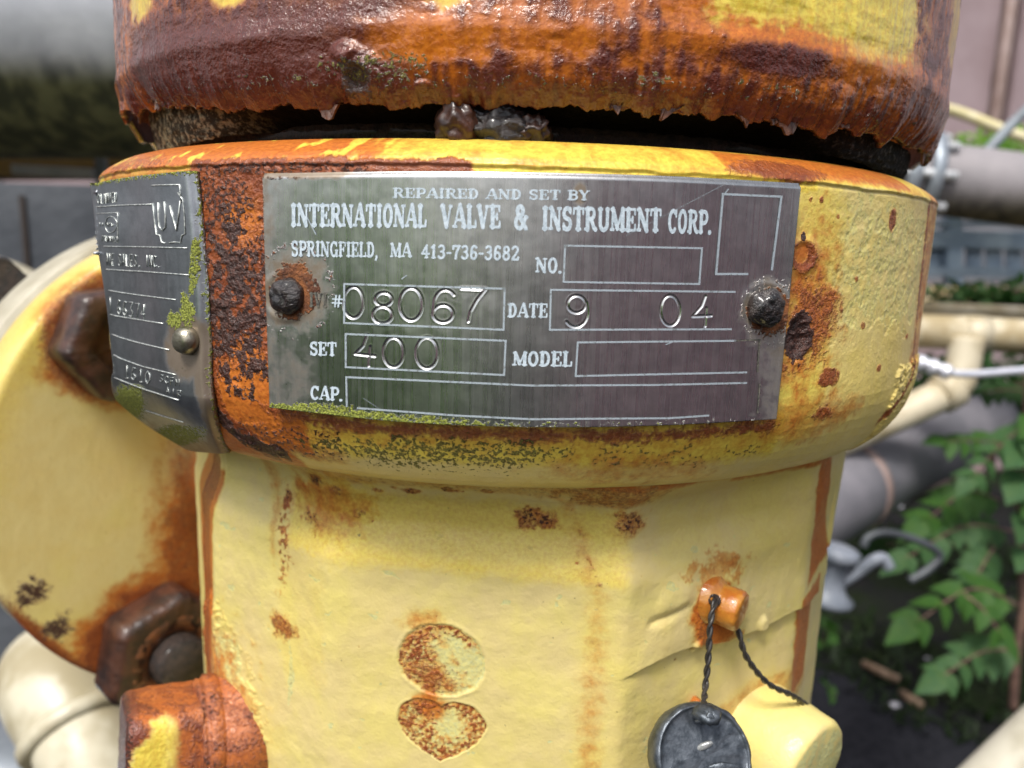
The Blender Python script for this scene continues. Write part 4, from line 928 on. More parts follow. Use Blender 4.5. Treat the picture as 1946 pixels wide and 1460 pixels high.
def square_head(c, ax, r, prof, rot, n=72, k=6):
    bm = bmesh.new(); M = Matrix.Translation(c) @ frame(ax) @ Matrix.Rotation(rot, 4, 'Z'); rings = []
    for (f, h) in prof:
        rings.append([bm.verts.new(M @ Vector((x * f, y * f, h))) for x, y in sq_ring(r, n, k)])
    for a, b_ in zip(rings, rings[1:]):
        for i in range(n): bm.faces.new((a[i], a[(i + 1) % n], b_[(i + 1) % n], b_[i])).smooth = True
    cvt = bm.verts.new(M @ Vector((0, 0, prof[-1][1])))
    for i in range(n): bm.faces.new((rings[-1][i], rings[-1][(i + 1) % n], cvt)).smooth = True
    return bm
hp = [(1, .0062)] + [(1.0, .0062 + .0118 * k / 14) for k in range(1, 15)] + [(.985, .0187), (.95, .0194), (.90, .0198), (.7, .0199), (.4, .0199)]
bm = square_head(pbase, pax, .0098, hp, math.radians(8)); rough_up(bm, .00035, .35, 11)
o = obj('plug_head', bm, M_plug, valve)
q0 = pbase + pax * .0120
def f_(co):
    p = co * 1e3; n = fbm(p[:, 0], p[:, 1], p[:, 2], 4, .30, 13); h = (co - np.array(pbase)) @ np.array(pax)
    front = sm(.3, .8, ((co - np.array(q0)) @ np.array((-.35, -.9, .2))) / .0098)
    ctr = np.hypot((h - .0125) / .0055, (co[:, 2] - q0.z - .001) / .0085)
    pale = front * sm(1.35, .95, ctr + .5 * n)
    z_ = np.zeros(len(co)); lowr = sm(q0.z - .001, q0.z - .008, co[:, 2])
    return np.stack([1 - pale, np.clip(.42 + .8 * n + .5 * lowr + .6 * sm(.0165, .019, h) - pale, 0, 1), sm(.017, .0195, h) * .6], -1), np.stack([pale * .8, z_, pale * sm(.2, -.1, n) * .9], -1)
painted_attr(o, f_)
# drilled stud
sb = cylv(1352, 1140, Rb_); sax = Vector((.80, -.58, -.10)).normalized()
bm = lathe_bm([(.0048, -.004), (.0046, .0006), (.0040, .0014), (.0036, .0020), (.0037, .0030), (.0037, .0052), (.0034, .0057), (.0028, .0059), (.0, .0059)], sb, sax, 48)
rough_up(densify(bm, 1), .00014, .8, 17); obj('drilled_stud', bm, M_orust, valve)
hn = (Vector(CC) - sb).normalized(); hc = on_plane(1358, 1141, sb + sax * .0028 + hn * .0037, hn)
obj('drilled_hole', lathe_bm([(.0011, -.001), (.0011, .00012), (.0009, .00012), (.0, -.0006)], hc, hn, 20), M_crust, valve)
# big round painted plug, lower right
rb0 = cylv(1440, 1398, Rb_); rax = Vector((.62, -.77, -.10)).normalized()
bm = lathe_bm([(.0110, -.008), (.0110, .0), (.0109, .0060), (.0107, .0112), (.0101, .0122), (.0092, .0125), (.0, .0126)], rb0, rax, 84)
rough_up(densify(bm, 1), .00022, .22, 23); o = obj('round_plug', bm, M_body, valve)
def f_(co):
    h = (co - np.array(rb0)) @ np.array(rax); p = co * 1e3; n = fbm(p[:, 0], p[:, 1], p[:, 2], 4, .8, 29); z_ = np.zeros(len(co))
    return np.stack([z_, z_, z_], -1), np.stack([sm(.010, .006, h) * .25, z_, sm(.0118, .0126, h) * .55], -1)
painted_attr(o, f_)
# small weep nub beside the seal
p = cylv(1316, 1336, Rb_); n_ = Vector((p.x, p.y, 0)).normalized()
lump('weep_nub', p + n_ * .001, (.0011, .0018, .0017), .25, M_orust, 31, sub=3)

# ---- lead seal on its twisted wire
seal = thing('lead_seal', 'dark round lead seal hanging on twisted black wire from the orange stud', 'seal', tuple(hc))
def twist(path, r=.00035, off=.00026, pitch=.0047, name='wire_strand'):
    path = spline(path, 14); n = len(path); L = 0; cum = [0]
    for a, b_ in zip(path, path[1:]): L += (b_ - a).length; cum.append(L)
    # resample evenly
    N_ = int(L / .00022); pts = []
    for i in range(N_ + 1):
        d = L * i / N_; j = min(max(np.searchsorted(cum, d) - 1, 0), n - 2); f = (d - cum[j]) / max(cum[j + 1] - cum[j], 1e-9); pts.append(path[j].lerp(path[j + 1], f))
    t0 = (pts[1] - pts[0]).normalized(); nr = t0.orthogonal().normalized()
    N2 = []
    for i in range(len(pts)):
        t_ = (pts[min(i + 1, len(pts) - 1)] - pts[max(i - 1, 0)]).normalized(); nr = (nr - t_ * nr.dot(t_)).normalized(); N2.append((nr.copy(), t_.cross(nr)))
    for ph in (0, math.pi):
        hp_ = [p_ + (a * math.cos(ph + 2 * math.pi * i * L / N_ / pitch) + b_ * math.sin(ph + 2 * math.pi * i * L / N_ / pitch)) * off for i, (p_, (a, b_)) in enumerate(zip(pts, N2))]
        bm = tube_bm(hp_, r, 8)
        o = obj(name, bm, M_wire, seal)
def near_body(x, y, lift):
    p = cylv(x, y, lambda th, z: body_R(th, z) + lift); return p
dz = (hc - Vector(CC)).dot(Vector(FF))
sealc = at(1340, 1440, .1235)
twist([hc - hn * .0008, hc + hn * .0008 + Vector((0, 0, -.0006)), at(1350, 1185, dz - .0022), at(1346, 1250, dz - .0024), at(1340, 1310, dz - .003), at(1338, 1352, .1238)])
p2_ = sb + sax * .0028 - hn * .0034
twist([p2_, at(1402, 1196, (p2_ - Vector(CC)).dot(Vector(FF)) - .002), at(1418, 1248, (p2_ - Vector(CC)).dot(Vector(FF)) - .0015), at(1458, 1298, (p2_ - Vector(CC)).dot(Vector(FF)) + .001),
       at(1505, 1322, (p2_ - Vector(CC)).dot(Vector(FF)) + .004), at(1540, 1345, (p2_ - Vector(CC)).dot(Vector(FF)) + .010)])
sn = (Vector(CC) - sealc).normalized(); sn = (sn + Vector((.38, 0, -.06))).normalized()
bm = lathe_bm([(.0, -.0056), (.0072, -.0056), (.0082, -.0048), (.0085, -.0026), (.0084, -.0006), (.0079, .0001), (.0077, .0001), (.0074, -.0003), (.0068, -.0004), (.004, -.0003), (.0, -.0001)], sealc, sn, 72)
rough_up(densify(bm, 1), .00035, .45, 37); obj('seal_disc', bm, M_lead, seal)
b = NB('seal_mark'); b.set(Base_Color=(.35, .36, .36), Metallic=.5, Roughness=.35, Normal=b.bump(b.noise(900), .6, .0005)); M_mark = b.m
Fm = frame(sn); ex, ey = Fm.to_3x3() @ Vector((1, 0, 0)), Fm.to_3x3() @ Vector((0, 1, 0))
cu = on_plane(1338, 1418, sealc, sn); eb = (on_plane(1360, 1408, sealc, sn) - cu).normalized()
lump('embossed_mark', cu, (.0016, .0005, .0006), .2, M_mark, 41, seal, 3)
bpy.data.objects[[o.name for o in seal.children if o.name.startswith('embossed_mark')][0]].data.transform(Matrix.Translation(cu) @ Matrix.Rotation(math.radians(-28), 4, 'Y') @ Matrix.Translation(-cu))
cu = on_plane(1375, 1462, sealc, sn); lump('embossed_mark', cu, (.0030, .0006, .0012), .25, M_lead, 43, seal, 3)
p = at(1344, 1358, .1240); lump('wire_knot', p, (.0023, .0022, .0014), .4, M_lead, 45, seal, 3)
for k in range(4):
    a = at(1322 + 14 * k, 1372, .1236); bmt = tube_bm(spline([a, a.lerp(p, .6) + Vector((0, -.0014, .0006)), p + Vector((0, -.0012, .0012))], 6), .0003, 6); obj('wire_wrap', bmt, M_lead, seal)

M_ring = simple('dull_orange_rust', (.20, .05, .012), (.38, .12, .02), 200, .5, bump=.5, bd=.0005)
# ---- outlet flange on the left, with nuts
fa = Vector((-.75, .66, 0)).normalized()
fc_ = on_plane(470, 872, (-.088, .045, -.07), -fa); fr_ = .0765
nb_ = [(.021, -.085), (.021, -.008), (.0235, -.002), (.028, 0)]
rings_ = nb_ + [(.028 + (fr_ - .030) * k / 56, .0) for k in range(1, 57)] + [(fr_ - .001, .0004), (fr_ - .0002, .0013), (fr_, .003), (fr_, .0145), (fr_ - .002, .016), (.03, .016)]
bm = lathe_bm(rings_, fc_, fa, 220)
o = obj('outlet_flange', bm, M_flange, valve); smooth(o.data)
def fpx(x, y): return on_plane(x, y, fc_, -fa)
n1p, n2p = fpx(212, 645), fpx(300, 1222)
dn = fpx(340, 1000)
def f_(co):
    p = co * 1e3; n = fbm(p[:, 0], p[:, 1], p[:, 2], 4, .10, 51); n2_ = fbm(p[:, 0], p[:, 1], p[:, 2], 3, .5, 52)
    P_ = co - np.array(fc_); vv = P_[:, 2]; uu = P_ @ np.array((.66, .75, 0))       # in-plane axis
    ue = lambda q: float((q - fc_) @ Vector((.66, .75, 0)))
    d1_ = np.linalg.norm(co - np.array(n1p), axis=1); d2_ = np.linalg.norm(co - np.array(n2p), axis=1); rr = np.linalg.norm(np.stack([uu, vv], -1), axis=1)
    a_, c_ = ue(fpx(285, 900)), ue(fpx(345, 900)); streak = sm(a_ - .012, a_ + .010, uu + .004 * n - .16 * (vv + .01)) * sm(n1p.z - .00, n1p.z - .05, vv + fc_.z)
    st_o = np.maximum.reduce([streak * .72, sm(.024, .016, d1_ + .006 * n) * .6, sm(.034, .020, d2_ + .01 * n) * .75, sm(fr_ - .006, fr_ - .001, rr + .006 * n) * sm(-.02, -.05, vv)])
    st_b = np.maximum.reduce([streak * sm(a_ + .001, c_ - .004, uu + .008 * n) * .6, sm(.026, .016, d2_ + .008 * n), sm(fr_ - .006, fr_, rr + .006 * n) * sm(-.01, -.04, vv) * .9, sm(.022, .015, d1_) * .7])
    e1, e2 = np.array(fpx(62, 1128)), np.array(fpx(106, 1196))
    st_c = np.maximum(sm(.008, .000, np.linalg.norm(co - e1, axis=1) + .005 * n2_), sm(.008, .000, np.linalg.norm(co - e2, axis=1) + .005 * n2_)) * .75
    pt_m = np.maximum(sm(.040, .02, d1_ + .02 * n) * .3, .10 + .3 * n)
    return np.stack([st_o, np.maximum(st_b, st_c), st_c], -1), np.stack([.16 + .35 * sm(fr_ - .014, fr_ - .002, rr) * sm(-.02, .03, vv) + .35 * st_o, np.clip(pt_m, 0, 1) * .6, 0 * vv], -1)
painted_attr(o, f_)
def hexnut(c, ax, r, h, rot, m=M_nut, name='hex_nut', par=valve):
    prof_ = [(r * .98, 0), (r, .001), (r, h - .0022), (r * .93, h - .0004), (r * .80, h), (r * .56, h - .0003), (r * .52, h - .003), (.0, h - .003)]
    bm = lathe_bm(prof_, c, ax, 96, poly=6, up=(math.sin(rot), 0.2, math.cos(rot))); rough_up(bm, .0005, .25, int(r * 1e5)); rough_up(densify(bm, 1), .00022, .9, int(r * 1e5) + 3); return obj(name, bm, m, par)
nut = hexnut(n1p, -fa, .0172, .013, .35)
nut2 = hexnut(n2p, -fa, .0205, .0135, .10)
obj('stud_end', rough_up(lathe_bm([(.0079, -.002)] + [(.0079 + (.0004 if k % 2 else -.0002), .009 + .0009 * k) for k in range(10)] + [(.0070, .019), (.0, .019)], n2p, -fa, 48), .0003, .4, 5), M_crust, nut2)
obj('washer', lathe_bm([(.0082, .0112), (.0138, .0129), (.0132, .0134), (.0090, .0131), (.0082, .0120)], n2p, -fa, 48), M_rust, nut2)
# two more nuts round the far side of the bolt circle keep the joint complete
for k, (x, y) in enumerate(((560, 640), (560, 1160))):
    hexnut(fpx(x, y), -fa, .0185, .013, .3 * k)

# ---- discharge pipe bolted behind the outlet flange
dpipe = thing('discharge_pipe', 'cream painted discharge pipe bolted to the outlet flange at the left edge', 'pipe', tuple(fc_ + fa * .02))
obj('gasket', lathe_bm([(.04, .0163), (fr_ - .003, .0163), (fr_ - .003, .0205), (.04, .0205)], fc_, fa, 96), M_crust, dpipe)
M_cream = simple('cream_pipe_paint', (.30, .27, .19), (.52, .49, .40), 22, .5, detail=7, bump=.4, bd=.001)
obj('companion_flange', lathe_bm([(.04, .0207), (fr_, .0207), (fr_ + .0005, .022), (fr_ + .0005, .036), (fr_ - .002, .038), (.052, .0385), (.046, .05), (.045, .065), (.045, .60)], fc_, fa, 128), M_cream, dpipe)
obj('bolt_end', lathe_bm([(.0, .050), (.008, .050), (.009, .049), (.009, .038)][::-1], n1p + fa * .0, fa, 24), M_crust, dpipe)
hexnut(fpx(70, 600) + fa * .038, fa, .015, .012, .2, M_crust, 'hex_nut', dpipe)

# ================================================================== the yard behind
GZ = -.95
def ground_at(x, y, dz=0.0):
    r_ = ray(x, y); return Vector(CC + r_ * ((GZ + dz - CC[2]) / r_[2]))
b = NB('yard_soil'); n1 = b.noise(3, 5, .6); n2 = b.noise(40, 4, .7)
c = b.mix(b.step(n1, .42, .60), (.012, .012, .014), (.009, .016, .005)); c = b.mix(b.step(n2, .5, .72), c, (.02, .024, .012))
b.set(Base_Color=c, Roughness=.95, Specular_IOR_Level=.1, Normal=b.bump(n2, .8, .02)); M_soil = b.m
g = grid('ground', np.stack(np.meshgrid(np.linspace(-60, 60, 60), np.linspace(-60, 60, 60)) + [np.zeros((60, 60)) + GZ], -1)); obj('ground', g, M_soil, None, kind='structure')
# darker tarmac apron at the foot of the valve
M_tar = simple('tarmac', (.014, .015, .019), (.026, .027, .033), 60, .9, bump=.8, bd=.004); M_tar.node_tree.nodes['Principled BSDF'].inputs['Specular IOR Level'].default_value = .12
q = [ground_at(1380, 1290), ground_at(1700, 1300), ground_at(1960, 1470), ground_at(1400, 1900), ground_at(500, 1900)]
bm = bmesh.new(); pts = [Vector((p.x, p.y, GZ + .004)) for p in (ground_at(900, 1275), ground_at(1560, 1275), ground_at(1720, 1320), ground_at(1900, 1440))] + [Vector((.6, -3, GZ + .004)), Vector((-3, -3, GZ + .004)), Vector((-3, .8, GZ + .004))]
bm.faces.new([bm.verts.new(p) for p in pts]); bmesh.ops.recalc_face_normals(bm, faces=bm.faces); obj('path', bm, M_tar, None, kind='structure')

def pipe(name, label, pts, r, m, group=None, seg=40, cat='pipe', rings=(), ringr=1.12, ringw=.02, smooth_=True, mring=None):
    """pts: list of Vectors; rings: fractions of the run that carry a band"""
    t_ = thing(name, label, cat, tuple(pts[0]), group)
    path = spline(pts, 10) if smooth_ else [Vector(p) for p in pts]
    obj('run', tube_bm(path, r, seg), m, t_)
    for f in rings:
        i = int(f * (len(path) - 2)); a = path[i]; d = (path[i + 1] - a).normalized(); a = a + (path[i + 1] - a) * (f * (len(path) - 2) - i)
        obj('band', lathe_bm([(r * .99, -ringw / 2), (r * ringr, -ringw / 2), (r * ringr, ringw / 2), (r * .99, ringw / 2)], a, d, seg), mring or m, t_)
    return t_
def mossy_metal(name, c1, c2, moss1, moss2, zc, zr, metal=.55, rgh=.42):
    """metal pipe whose underside carries real algae: the growth sits on the lower half in world space"""
    b = NB(name); n1 = b.noise(9, 5, .6); n2 = b.noise(60, 4, .6, stretch=(1, 1, .3))
    sp = b.N.new('ShaderNodeSeparateXYZ'); b.L(b.tc, sp.inputs[0]); z = sp.outputs[2]
    f = b.step(b.math('ADD', z, b.math('MULTIPLY', b.math('SUBTRACT', n2, .5), zr * .9)), zc + zr, zc - zr)
    c = b.mix(b.step(n1, .35, .65), c1, c2); mo = b.mix(b.step(n2, .38, .62), moss1, moss2); c = b.mix(f, c, mo)
    b.set(Base_Color=c, Metallic=b.mixf(f, metal, 0.0), Roughness=b.mixf(f, rgh, .9)); b.set(Normal=b.bump(n2, .3, .004)); return b.m
# big clad pipe, upper left
pA, pB = at(-700, 74, .66), at(1000, 66, .66); zc = (at(0, 74, .66)).z
M_clad = mossy_metal('clad_pipe', (.50, .51, .54), (.34, .35, .38), (.035, .038, .015), (.12, .12, .05), at(0, 128, .6).z, .016, metal=.3, rgh=.4)
pipe('clad_pipe', 'large metal clad pipe with mossy underside at upper left', [pA, at(-100, 72, .66), at(400, 70, .66), pB], .102, M_clad, rings=(.28,), ringr=1.02, ringw=.03)
# beam, pale batten and post under it
M_beam = simple('stained_timber', (.20, .11, .02), (.32, .20, .05), 20, .7, stretch=(1, 6, 6), bump=.5, bd=.003)
M_galv = simple('galvanised', (.24, .27, .31), (.36, .40, .44), 25, .42, metal=.6, bump=.2, bd=.002)
M_pale = simple('pale_metal', (.58, .60, .62), (.7, .7, .72), 30, .5, bump=.1)
def bar(name, label, a, b_, hy, hz, m, cat, group=None, parent=None, up=(0, 0, 1)):
    a, b_ = Vector(a), Vector(b_); d = (b_ - a); z_ = Vector(up); sde = d.cross(z_).normalized(); z_ = sde.cross(d).normalized()
    o = obj(name, box_bm((a + b_) / 2, d / 2, sde * hy, z_ * hz, bev=min(hy, hz) * .15), m, parent)
    if parent is None: o['label'] = label; o['category'] = cat
    if group: o['group'] = group
    return o
bar('timber_beam', 'yellow brown stained timber beam under the clad pipe', at(-400, 314, .85), at(700, 314, .85), .03, .0145, M_beam, 'beam')
bar('pale_batten', 'thin pale batten fixed along the timber beam', at(25, 322, .80), at(178, 330, .80), .004, .005, M_pale, 'batten')
bar('support_post', 'narrow galvanised support post beside the beam', at(192, 300, .80), at(198, 420, .80), .005, .0045, M_galv, 'post', up=(0, 1, 0))
# dark cabinet standing at the left
M_cab = simple('dark_cabinet', (.050, .056, .068), (.090, .098, .112), 7, .55, bump=.4, bd=.01, detail=6)
cab = thing('dark_cabinet', 'dark blue grey sheet metal cabinet behind the left pipes', 'cabinet', tuple(at(0, 900, 1.25)))
a, b_, c_, d_ = at(-900, 336, 1.3), at(560, 350, 1.25), at(560, 1500, 1.25), at(-900, 1500, 1.3)
y0 = 1.0
def cabp(x, y): return on_plane(x, y, (0, 1.05, 0), (0, 1, 0))
A1, A2 = cabp(-900, 318), cabp(560, 318)
z_top = A1.z; obj('shell', box_bm(((A1.x + A2.x) / 2, 1.35, (z_top + GZ) / 2), ((A2.x - A1.x) / 2, 0, 0), (0, .30, 0), (0, 0, (z_top - GZ) / 2), bev=.006), M_cab, cab)
for x in (-300, 62, 330):
    p = cabp(x, 600); obj('panel_seam', box_bm((p.x, 1.048, (z_top + GZ) / 2), (.004, 0, 0), (0, .003, 0), (0, 0, (z_top - GZ) / 2 - .02)), M_crust, cab)
# pale pipe crossing far left
pipe('cream_branch_pipe', 'weathered cream pipe behind the outlet flange at the left edge', [at(-160, 520, .55), at(0, 560, .55), at(80, 620, .52), at(160, 760, .50)], .026, M_cream)
# cream elbow lower left
el_ = thing('elbow_pipe', 'cream painted threaded elbow and pipe at lower left', 'pipe', tuple(at(150, 1400, .37)))
M_cream2 = simple('cream_elbow_paint', (.34, .29, .18), (.56, .52, .40), 28, .42, bump=.3, bd=.0008)
e0, e1, e2, e3 = at(300, 1720, .37), at(175, 1445, .39), at(115, 1305, .41), at(280, 1300, .50)
obj('run', tube_bm([e0, e1, e2], .0238, 48), M_cream2, el_)
path = spline([at(150, 1385, .40), at(112, 1305, .415), at(112, 1272, .435), at(180, 1262, .48), at(300, 1270, .55)], 8)
obj('elbow', tube_bm(path, [.0262 + .0022 * math.sin(min(i / 8, 1) * math.pi * .5) for i in range(len(path))], 48), M_cream2, el_)
rimc = at(150, 1385, .40); obj('elbow_rim', lathe_bm([(.0235, -.0045), (.0275, -.0045), (.0292, -.002), (.0292, .002), (.0275, .0045), (.0235, .0045)], rimc, e2 - e1, 64), M_cream2, el_)
pipe('pale_duct', 'pale blue grey duct in the bottom left corner', [at(-300, 1480, .6), at(60, 1560, .6), at(300, 1640, .6)], .075, M_galv)

# ---- right-hand background
# corrugated siding wall, far
sid = thing('siding_wall', 'pinkish grey metal sided building wall behind at upper right', 'wall', (1.5, 2.9, GZ))
M_sid = simple('pink_siding', (.29, .215, .225), (.34, .26, .275), 6, .55, bump=.2, bd=.004, detail=6)
M_sid2 = simple('siding_trim', (.22, .15, .13), (.32, .24, .22), 8, .6, bump=.2)
def wl_(x, y): return on_plane(x, y, (0, 2.9, 0), (-.12, 1, 0))
wn_ = Vector((-.12, 1, 0)).normalized()
xs_ = [-2300, -1200, -600, -100, 400, 880, 1290, 1700, 1850, 1992, 2260, 2600, 3100, 3900]
xs_ = [-2300, -1000, 0, 800, 1400, 1868, 1904, 2130, 2500, 3000, 3900]
for xa, xb in zip(xs_, xs_[1:]):
    p0, p1 = wl_(xa + 3, 300), wl_(xb - 3, 300); groove_ = (xa == 1868)
    off = wn_ * (.02 if groove_ else 0); mm_ = M_sid2 if groove_ else M_sid
    c0 = (p0 + p1) / 2; c0.z = (GZ + 2.4) / 2
    obj('groove_strip' if groove_ else 'siding_panel', box_bm(c0 + off + wn_ * .02, (p1 - p0) / 2, wn_ * .02, (0, 0, (2.4 - GZ) / 2), bev=.004), mm_, sid)
p0, p1 = wl_(-2300, 300), wl_(3900, 300); c0 = (p0 + p1) / 2; c0.z = .7; obj('wall_core', box_bm(c0 + wn_ * .1, (p1 - p0) / 2, wn_ * .05, (0, 0, 1.6)), M_sid2, sid)
p = wl_(1868, 300); obj('downpipe', tube_bm([(p.x, p.y - .05, GZ), (p.x, p.y - .05, 2.4)], .022, 16), M_sid2, sid)
# thin yellowed conduit and grey cable
M_yel = simple('old_cream_conduit', (.50, .44, .22), (.62, .56, .36), 20, .6, bump=.2)
pipe('thin_conduit', 'thin yellowed conduit slanting down to the right behind the housing', [at(1600, 170, 1.6), at(1800, 208, 1.6), at(1946, 262, 1.55), at(2300, 380, 1.5)], .0115, M_yel, seg=16, cat='conduit')
M_cable = simple('grey_cable', (.14, .16, .18), (.20, .23, .26), 30, .5, bump=.1)
pipe('grey_cable', 'grey blue cable slanting over the shrub at upper right', [at(2150, 30, 1.2), at(1946, 215, 1.2), at(1900, 262, 1.2), at(1860, 305, 1.2)], .0085, M_cable, seg=14, cat='cable')
# mossy grey pipe with a flanged joint
M_gp = mossy_metal('grey_pipe', (.20, .19, .20), (.27, .25, .26), (.035, .030, .016), (.10, .085, .04), at(1850, 385, 1.0).z, .022, metal=.1, rgh=.6)
gp = pipe('grey_pipe', 'grey pipe with algae along its underside behind the collar', [at(1350, 300, 1.0), at(1700, 332, 1.0), at(1946, 362, .98), at(2500, 430, .95)], .046, M_gp)
for k, (xx, rr_) in enumerate(((1752, .060), (1712, .060))):
    c0 = at(xx, 338 - k * 4, 1.0); d0 = (at(1946, 362, .98) - at(1700, 332, 1.0)).normalized()
    obj('pipe_flange', lathe_bm([(.044, -.007), (rr_, -.007), (rr_ + .001, -.005), (rr_ + .001, .005), (rr_, .007), (.044, .007)], c0, d0, 64), M_galv, gp)
for k in range(8):
    a_ = k * math.pi / 4; c0 = at(1732, 336, 1.0); d0 = (at(1946, 362, .98) - at(1700, 332, 1.0)).normalized(); F0 = frame(d0).to_3x3()
    off = F0 @ Vector((math.cos(a_) * .053, math.sin(a_) * .053, 0)); obj('flange_bolt', tube_bm([c0 + off - d0 * .04, c0 + off + d0 * .036], .006, 10), M_pale, gp)
# galvanised rack behind
M_rail = simple('blue_grey_steel', (.14, .19, .25), (.24, .30, .36), 12, .5, metal=.3, bump=.2)
rack = thing('steel_rack', 'blue grey galvanised steel rack behind the pipes at right', 'rack', tuple(at(1820, 500, 1.9)))
def rb(name, x0, y0, x1, y1, hz, d=1.9, m=M_rail, d2=None): return bar(name, None, at(x0, y0, d), at(x1, y1, d2 or d), .02, hz, m, None, parent=rack, up=(0, 0, 1) if abs(x1 - x0) > abs(y1 - y0) else (0, 1, 0))
rb('post', 1808, 400, 1812, 640, .014); rb('post', 1985, 400, 1985, 640, .014); rb('post', 1660, 400, 1660, 640, .014)
rb('rail', 1640, 452, 2100, 462, .022); rb('rail', 1640, 514, 2100, 520, .012); rb('rail', 1640, 425, 2100, 428, .006)
for x in range(1660, 2100, 38): rb('spindle', x, 465, x, 512, .004, 1.92)
M_board = simple('grey_board', (.12, .13, .15), (.2, .2, .22), 8, .8, bump=.4)
bar('back_board', 'dull grey brown board leaning behind the steel rack', at(1500, 470, 2.3), at(2200, 480, 2.3), .01, .10, M_board, 'board')
M_tim = simple('weathered_timber', (.30, .24, .13), (.44, .36, .20), 14, .8, stretch=(1, 8, 8), bump=.5)
for k, (y_, h_) in enumerate(((545, .010), (572, .014))):
    bar('timber_sleeper', ['upper weathered tan timber under the steel rack', 'lower weathered tan timber just above the cream pipe'][k], at(1560, y_ + 6, 1.75 - .08 * k), at(2200, y_ + 14, 1.75 - .08 * k), .04, h_, M_tim, 'timber', 'timbers under the rack')
# cream pipes
M_cp = simple('cream_yard_pipe', (.34, .27, .15), (.56, .50, .37), 22, .5, bump=.3, bd=.002, detail=6)
pipe('cream_pipe', 'upper cream pipe running level behind the collar', [at(1350, 612, .95), at(1600, 624, .95), at(1800, 632, .95), at(1946, 640, .94), at(2400, 668, .92)], .0215, M_cp, 'cream pipes behind the valve', rings=(.62,), ringr=1.05, ringw=.03)
pipe('cream_pipe', 'thinner cream pipe lying just above the thick level one', [at(1350, 575, 1.15), at(1750, 588, 1.15), at(1946, 596, 1.13), at(2400, 620, 1.1)], .011, M_cp, 'cream pipes behind the valve')
cp = pipe('cream_pipe', 'cream pipe that drops and bends down to the left behind the collar', [at(1838, 645, .93), at(1828, 700, .93), at(1812, 735, .93), at(1760, 765, .93), at(1600, 835, .93), at(1300, 960, .93)], .0195, M_cp, 'cream pipes behind the valve')
c0 = at(1800, 745, .93); obj('elbow_rim', lathe_bm([(.019, -.012), (.0235, -.011), (.0235, .011), (.019, .012)], c0, at(1760, 765, .93) - at(1812, 738, .93), 40), M_cp, cp)
# bright tubing with compression fitting
M_br = simple('bright_tube', (.70, .72, .80), (.85, .86, .92), 40, .3, metal=.5, bump=.1)
tb = pipe('steel_tubing', 'bright steel tubing with a ribbed compression fitting at right', [at(1650, 650, .72), at(1735, 684, .72), at(1790, 706, .72), at(1850, 711, .72), at(1946, 704, .72), at(2200, 685, .72)], .0038, M_br, seg=16, cat='tubing')
for k in range(6):
    f = k / 5; c0 = at(1738 + 58 * f, 686 + 20 * f, .72); obj('fitting_ring', lathe_bm([(.003, -.0035), (.0062 + .0012 * (k % 2), -.003), (.0062 + .0012 * (k % 2), .003), (.003, .0035)], c0, at(1796, 708, .72) - at(1738, 685, .72), 20), M_br, tb)
# large grey pipe running away, lower right
M_gp2 = simple('old_grey_pipe', (.115, .115, .13), (.19, .18, .20), 9, .6, bump=.3, bd=.004, detail=6)
pipe('large_grey_pipe', 'large dull grey pipe slanting down to the left behind the valve body', [at(1250, 1120, .80), at(1560, 945, .95), at(1720, 858, 1.1), at(1862, 800, 1.25)], .060, M_gp2, rings=(.42,), ringr=1.03, ringw=.014, mring=M_sid2)
pipe('black_hose', 'black hose lying on the soil below the grey pipe', [ground_at(1560, 1010, .02), ground_at(1700, 950, .03), ground_at(1850, 905, .03), ground_at(1990, 880, .02)], .012, M_crust, seg=12, cat='hose')
# spigot fitting with curved handle tube
M_spig = simple('pale_spigot', (.12, .14, .17), (.20, .22, .26), 40, .5, bump=.2)
M_dcab = simple('dark_tube', (.035, .04, .048), (.07, .08, .09), 30, .5, bump=.1)
sg = thing('spigot_fitting', 'pale grey blue pipe fitting with a side arm beside the valve body', 'fitting', tuple(at(1590, 1100, .75)))
bm = lathe_bm([(.0, -.030), (.024, -.029), (.026, -.023), (.018, -.018), (.014, -.010), (.014, .015), (.019, .017), (.020, .027), (.013, .030), (.0, .030)], at(1582, 1092, .75), (.15, 0, 1), 40); obj('valve_barrel', bm, M_spig, sg)
obj('side_arm', tube_bm(spline([at(1590, 1112, .75), at(1630, 1088, .74), at(1660, 1066, .73), at(1678, 1062, .73), at(1690, 1080, .73)], 8), .0058, 16), M_spig, sg)
obj('curved_tube', tube_bm(spline([at(1640, 1040, .8), at(1652, 1020, .8), at(1690, 1013, .8), at(1750, 1030, .8), at(1786, 1056, .8), at(1762, 1084, .8), at(1728, 1104, .8)], 8), .0042, 14), M_dcab, sg)
# cream pipe cutting the bottom right corner
pipe('corner_pipe', 'cream pipe crossing the bottom right corner', [at(1700, 1680, .5), at(1946, 1440, .5), at(2200, 1200, .5)], .020, M_cream)
